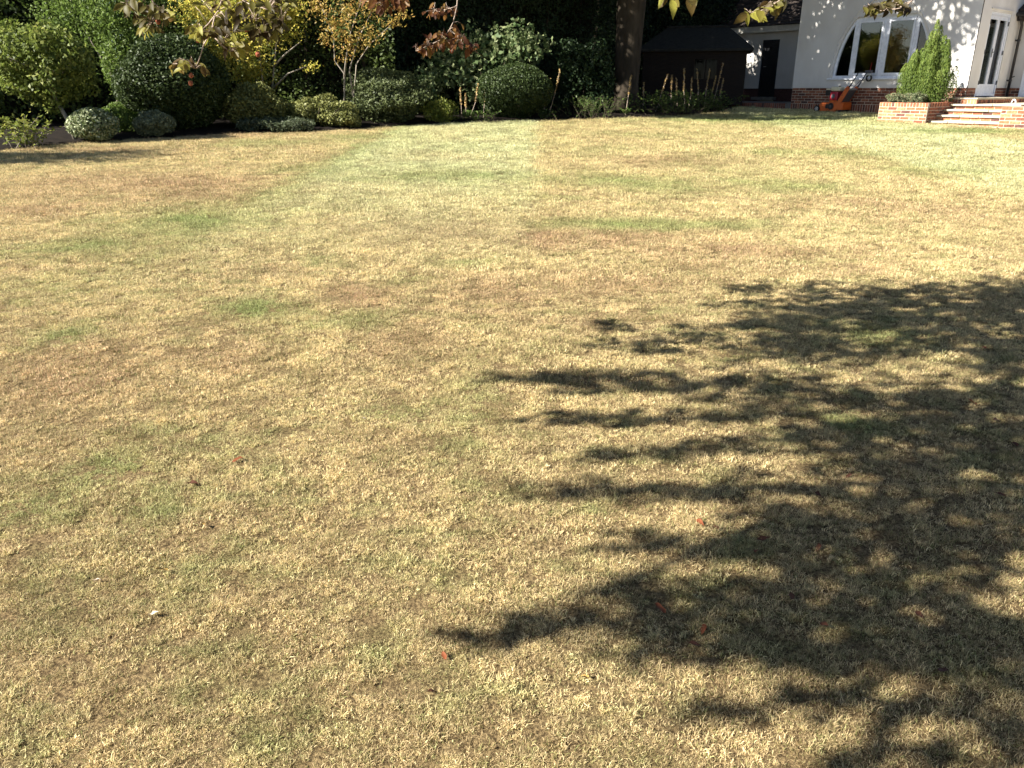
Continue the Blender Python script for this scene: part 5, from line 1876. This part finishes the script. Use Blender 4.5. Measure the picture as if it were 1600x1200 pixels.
O, K, C_ = 'beech olive', 'beech dark', 'beech copper'
hanging('olive brown leafy branch with nuts hanging before the clipped dome', 3.5,
        [[(352, -25), (346, 2), (341, 17), (325, 38), (313, 48)], [(336, 25), (330, 50), (318, 70), (313, 88), (306, 107)], [(352, -25), (385, 5), (400, 30), (405, 55)], [(385, 5), (420, 15), (440, 35)], [(330, 52), (345, 70), (362, 82)]],
        [(288, 103, 22, 11, 7, O), (318, 108, 10, 6, 2, O), (306, 55, 20, 11, 6, O), (345, 45, 22, 16, 6, K), (390, 28, 42, 24, 19, K), (415, 52, 26, 18, 8, K), (368, 72, 24, 14, 7, O), (435, 5, 26, 12, 7, K), (330, 3, 30, 10, 6, O), (440, 35, 14, 16, 5, K)],
        [(299, 118), (298, 130), (310, 63), (403, 85), (385, 46)], 1, 18)
hanging('brown leafy branch tip hanging at the top left', 3.7,
        [[(232, -25), (238, 0), (243, 14), (238, 35)], [(232, -25), (215, -5), (205, 12)], [(243, 14), (258, 22)]],
        [(203, 10, 18, 12, 7, K), (236, 30, 26, 20, 13, K), (263, 24, 10, 10, 3, O), (228, 50, 10, 8, 3, O)], [(247, 34)], 2, 18)
hanging('copper coloured leafy branch hanging before the large leaved shrub', 4.6,
        [[(716, -20), (714, 10), (708, 35), (702, 47), (690, 62)], [(714, 10), (700, 14), (680, 20)], [(702, 47), (722, 60), (738, 76)], [(690, 62), (668, 72), (650, 80)]],
        [(686, 18, 26, 10, 9, C_), (697, 62, 38, 14, 20, C_), (662, 76, 18, 9, 7, C_), (736, 76, 12, 9, 5, C_), (716, 44, 12, 8, 3, C_)], [(706, 80)], 3, 14)
hanging('copper leaves above the autumn cherry at the top', 4.4,
        [[(610, -22), (607, -4), (600, 8)], [(610, -22), (628, -2)]],
        [(600, 8, 22, 12, 9, C_), (628, 4, 14, 8, 5, C_), (575, -2, 14, 6, 3, C_)], [], 4, 16)
hanging('few olive leaves hanging at the top before the shed', 3.6,
        [[(1062, -25), (1060, -10), (1045, -4)], [(1060, -10), (1078, -4)]],
        [(1036, 2, 9, 3, 1, O), (1057, 8, 7, 4, 1, O), (1079, 7, 7, 4, 1, O)], [], 5, 25)
hanging('small olive leafy twig hanging before the extension roof', 3.6,
        [[(1238, -22), (1222, -2), (1200, 13), (1172, 22)]],
        [(1160, 26, 10, 5, 1, O), (1182, 23, 10, 6, 2, O), (1205, 12, 12, 9, 3, O), (1222, 2, 10, 6, 2, K)], [], 6, 24)
hanging('dark leafy twig hanging over the head of the arched window', 3.4,
        [[(1440, -22), (1428, -2), (1412, 12), (1390, 16), (1362, 18)], [(1412, 12), (1413, 24)]],
        [(1370, 16, 20, 7, 7, K), (1395, 10, 22, 9, 9, K), (1413, 18, 8, 8, 3, K)], [], 7, 16)

# canopy out of the frame: layered sprays, placed where their shade reaches the right half of the lawn
SHADE = [(1400, 470, 235, 26), (1300, 500, 160, 22), (1500, 520, 130, 38), (1190, 522, 130, 22), (1050, 544, 115, 12), (1300, 545, 130, 18), (1570, 560, 60, 40), (1590, 470, 70, 40),
         (865, 590, 115, 12), (1000, 600, 150, 18), (1190, 602, 110, 18), (1330, 628, 210, 20), (1530, 622, 100, 30), (960, 655, 140, 12), (1150, 650, 120, 12), (1450, 672, 160, 22),
         (975, 712, 110, 11), (1140, 700, 120, 14), (1310, 682, 130, 18), (1430, 722, 150, 30), (1570, 705, 60, 45), (895, 765, 115, 18), (1050, 772, 120, 15), (1240, 765, 120, 12), (1460, 775, 160, 40),
         (1050, 850, 130, 24), (1210, 842, 120, 36), (1360, 830, 150, 40), (1510, 845, 110, 50), (1000, 922, 110, 26), (905, 962, 100, 22), (765, 996, 110, 16), (865, 984, 80, 16), (1150, 955, 180, 45), (1340, 925, 120, 60), (1500, 950, 60, 40),
         (1060, 1012, 150, 28), (1260, 1022, 180, 38), (1460, 1010, 150, 45), (1330, 1105, 140, 34), (1510, 1080, 100, 55), (1420, 1180, 130, 30), (1120, 1110, 90, 20), (1590, 1150, 60, 60), (1340, 1190, 60, 30),
         (1480, 660, 170, 120), (1300, 800, 190, 90), (1450, 880, 190, 80), (1180, 900, 130, 70), (1300, 1010, 230, 60), (1480, 480, 180, 40), (1250, 560, 120, 30),
         (1700, 520, 150, 60), (1700, 640, 140, 50), (1720, 800, 150, 70), (1720, 1000, 140, 80)]


def build_canopy():
    rng = np.random.default_rng(91)
    sp = np.array([p[:] for p in SPRAY_SHADOW])
    k = (sp[:, 2] - SLOPE * sp[:, 1]) / (SUN[2] - SLOPE * SUN[1])
    sp_sh = (sp - SUN[None, :] * k[:, None])[:, :2]
    parts = []
    m = MB()
    hubs = [Vector((a, b, 0)) + Vector(SUN * (h / SUN[2])) for a, b, h in ((3.4, 3.6, 3.9), (4.2, 4.8, 4.4), (2.4, 2.7, 4.0), (2.9, 2.1, 4.6), (5.2, 5.2, 4.8), (1.9, 1.6, 3.8))]
    trunk_top = Vector((0.6, -5.1, 4.6))
    for h in hubs:
        mid = trunk_top.lerp(h, 0.5) + Vector((0, 0, 0.5))
        m.tube([trunk_top - BB, mid - BB, h - BB], [0.14, 0.07, 0.025], 8)
    for i, (cx, cy, rx, ry) in enumerate(SHADE):
        c = gp(cx, cy)
        ex, ey = gp(cx + rx, cy), gp(cx, cy + ry)
        area = math.pi * (ex - c).length * (ey - c).length
        h = 2.9 + 1.6 * ((i * 0.618) % 1.0)
        n = int(area / 0.0022 * (0.75 if 45 <= i < 52 else 2.0))
        a = rng.random(n) * 6.283
        r = np.sqrt(rng.random(n))
        wob = 1 + 0.25 * np.sin(a * 5 + i) + 0.15 * np.sin(a * 9 + 2 * i)
        g = np.array([gp(cx + rx * q * w_ * math.cos(t), cy + ry * q * w_ * math.sin(t))[:] for q, t, w_ in zip(r, a, wob)])
        if len(g) == 0:
            continue
        d2 = ((g[:, None, :2] - sp_sh[None, :, :]) ** 2).sum(axis=2).min(axis=1)
        g = g[d2 > 0.05 ** 2]
        n = len(g)
        hh = h + rng.normal(0, 0.13, n)
        P = g + SUN[None, :] * (hh / SUN[2])[:, None]
        nr = rng.normal(size=(n, 3)) * 0.35 + np.array([0, 0, 1.0])
        parts.append(leaf_geo(P - np.array(BB), nr, 0.085 * rng.uniform(0.75, 1.2, n), 0.62, rng=rng))
        cen = c + Vector(SUN * (h / SUN[2]))
        hub = min(hubs, key=lambda q: (q - cen).length)
        m.tube([hub - BB, hub.lerp(cen, 0.55) + Vector((0, 0, 0.15)) - BB, cen - BB], [0.018, 0.012, 0.006], 6)
        for q in range(6):
            e = Vector(P[rng.integers(0, n)]) if n else cen
            m.tube([cen - BB, e - BB], [0.006, 0.003], 4)
    # boughs on the right, whose shade falls beyond the frame
    for i in range(46):
        gx, gy = rng.uniform(2.2, 9.5), rng.uniform(-2.2, 6.3)
        if gx < 0.70 * gy + 1.25:
            continue
        n = 420
        a, r = rng.random(n) * 6.283, np.sqrt(rng.random(n))
        g = np.stack([gx + 0.75 * r * np.cos(a), gy + 0.34 * r * np.sin(a), np.zeros(n)], axis=1)
        g = g[g[:, 0] > 0.70 * g[:, 1] + 0.75]
        g[:, 2] = gz(g[:, 1])
        hh = 3.2 + 2.4 * rng.random() + rng.normal(0, 0.13, len(g))
        P = g + SUN[None, :] * (hh / SUN[2])[:, None]
        parts.append(leaf_geo(P - np.array(BB), rng.normal(size=(len(g), 3)) * 0.35 + np.array([0, 0, 1.0]), 0.085 * rng.uniform(0.75, 1.2, len(g)), 0.62, rng=rng))
        cen = Vector(P.mean(axis=0))
        hub = min(hubs, key=lambda q: (q - cen).length)
        m.tube([hub - BB, hub.lerp(cen, 0.5) + Vector((0, 0, 0.12)) - BB, cen - BB], [0.014, 0.010, 0.005], 5)
    # the rest of the crown, over the trunk
    for c, r in (((-0.5, -6.5, 7.5), (3.2, 3, 1.6)), ((1.8, -7.0, 8.6), (3, 3, 1.8)), ((0.4, -6.6, 10.4), (3, 2.4, 1.8)), ((2.5, -6.0, 6.4), (2.4, 2.4, 1.2))):
        for k in range(14):
            d = unit(rng.normal(size=3))
            q = np.array(c) + d * np.array(r) * 0.6
            pp, oo = blob(420, q, (r[0] * 0.42, r[1] * 0.42, r[2] * 0.3), 0.9, 0.2, 4, rng=rng)
            parts.append(leaf_geo(pp - np.array(BB), oo * 0.3 + rng.normal(size=(420, 3)) * 0.4 + np.array([0, 0, 0.7]), 0.1 * rng.uniform(0.7, 1.2, 420), 0.62, rng=rng))
            m.tube([Vector(c) - BB, Vector(q) - BB], [0.03, 0.01], 4)
        m.tube([trunk_top - BB, Vector(c) - BB], [0.14, 0.05], 7)
    m.tube([(0, 0, -0.2), (0, 0, 0.1), (0.02, 0.05, 0.5), (0.05, 0.2, 2.5), trunk_top - BB, (0.1, 0.0, 8.5)], [0.62, 0.52, 0.42, 0.36, 0.30, 0.08], 14)
    m.build('trunk', M['bark'], beech, smooth=True)
    leaf_obj('crown', parts, M['beech canopy leaf'], beech)


build_canopy()

# ================================================================== FALLEN LEAVES ON THE LAWN
M['fallen russet'] = mat_rough('fallen russet leaf', (0.13, 0.035, 0.014), (0.22, 0.07, 0.025), 25, 0.6, 0.3, 60)
M['fallen brown'] = mat_rough('fallen brown leaf', (0.06, 0.022, 0.012), (0.11, 0.042, 0.02), 25, 0.7, 0.3, 60)
M['fallen yellow'] = mat_rough('fallen yellow leaf', (0.30, 0.18, 0.05), (0.42, 0.28, 0.09), 25, 0.7, 0.3, 60)
M['fallen pale'] = mat_rough('pale dry leaf', (0.34, 0.27, 0.20), (0.44, 0.36, 0.28), 25, 0.7, 0.3, 60)
FALL = [(1040, 963, 'russet', 0.062, 'bright orange red curled beech leaf standing in the tree shade, lower right'), (1102, 981, 'russet', 0.055, 'small orange brown beech leaf just right of the brightest red one'),
        (1087, 816, 'russet', 0.060, 'orange leaf at the edge of a sunlit patch, right of centre'), (1122, 831, 'brown', 0.05, 'small dark leaf just right of the orange leaf at the sunlit patch'), (1182, 848, 'brown', 0.06, 'reddish brown leaf pair, the upper one, in the shade'), (1180, 868, 'russet', 0.05, 'reddish brown leaf pair, the lower one, in the shade'),
        (1237, 932, 'brown', 0.06, 'dark red brown leaf below the reddish pair, in the middle of the shade'), (1281, 855, 'brown', 0.055, 'dark brown leaf in the shade right of the reddish leaf pair'), (1425, 960, 'brown', 0.06, 'dark brown leaf in the lower right shade, farthest right of the low ones'), (1280, 978, 'brown', 0.05, 'small dark brown leaf in the shade right of the two orange leaves'), (1525, 636, 'russet', 0.06, 'orange leaf on the sunlit streak near the right edge'), (1551, 660, 'brown', 0.07, 'dark brown leaf standing upright near the right edge'),
        (1270, 772, 'brown', 0.06, 'dark brown leaf in the shade above the reddish leaf pair'), (1540, 548, 'russet', 0.06, 'russet leaf high in the shade, farthest from the camera at right'), (1590, 701, 'brown', 0.06, 'dark brown leaf at the right edge of the picture, the upper one'), (1480, 1052, 'brown', 0.055, 'dark brown leaf nearest the bottom right corner'), (1570, 780, 'brown', 0.055, 'dark brown leaf at the right edge of the picture, the lower one'), (1330, 745, 'brown', 0.05, 'small dark leaf in the middle of the shade, right of its neighbour'),
        (294, 759, 'brown', 0.07, 'dark red brown leaf lying on the sunlit grass at left'), (380, 719, 'russet', 0.07, 'slim orange red leaf on the sunlit grass left of centre'), (321, 822, 'yellow', 0.05, 'small yellow orange leaf on the sunlit grass at left'), (265, 896, 'yellow', 0.06, 'straw yellow leaf lying flat, lower left'),
        (147, 911, 'pale', 0.06, 'whitish dry leaf on the sunlit grass, lower left'), (235, 965, 'pale', 0.06, 'pale pinkish dry leaf below the whitish one, lower left'), (566, 657, 'pale', 0.05, 'small white scrap of leaf on the sunlit grass near the middle'), (697, 1036, 'russet', 0.045, 'small russet leaf at the lower tip of the tree shade'),
        (668, 1087, 'brown', 0.045, 'small brown leaf on the sunlit grass near the bottom centre'), (920, 1064, 'yellow', 0.04, 'small yellow leaf at the bottom edge of the shade'), (1075, 1010, 'brown', 0.05, 'small dark leaf directly below the two orange leaves in the shade'), (950, 600, 'brown', 0.05, 'small dark leaf in the uppermost left finger of the shade')]


def build_fallen():
    rng = random.Random(17)
    cache = {}
    for px, py, tone, ln, lab in FALL:
        g = gp(px, py)
        k = (tone, rng.randrange(3))
        if k not in cache:
            cache[k] = beech_leaf_mesh('fallen_leaf', [0.25, 0.4, -0.2][k[1]], [0.05, 0.09, 0.07][k[1]], M['fallen ' + tone])
        o = link('fallen_leaf', cache[k], None, None, g + Vector((0, 0, 0.013)), (rng.uniform(-0.3, 0.3), rng.uniform(-0.25, 0.15), rng.uniform(0, 6.28)))
        q = 0.5 if tone == 'pale' else 0.72
        o.scale = (ln * q, ln * q * 0.9, ln * q)
        tag(o, lab, 'leaf', 'fallen leaves on the lawn')


build_fallen()
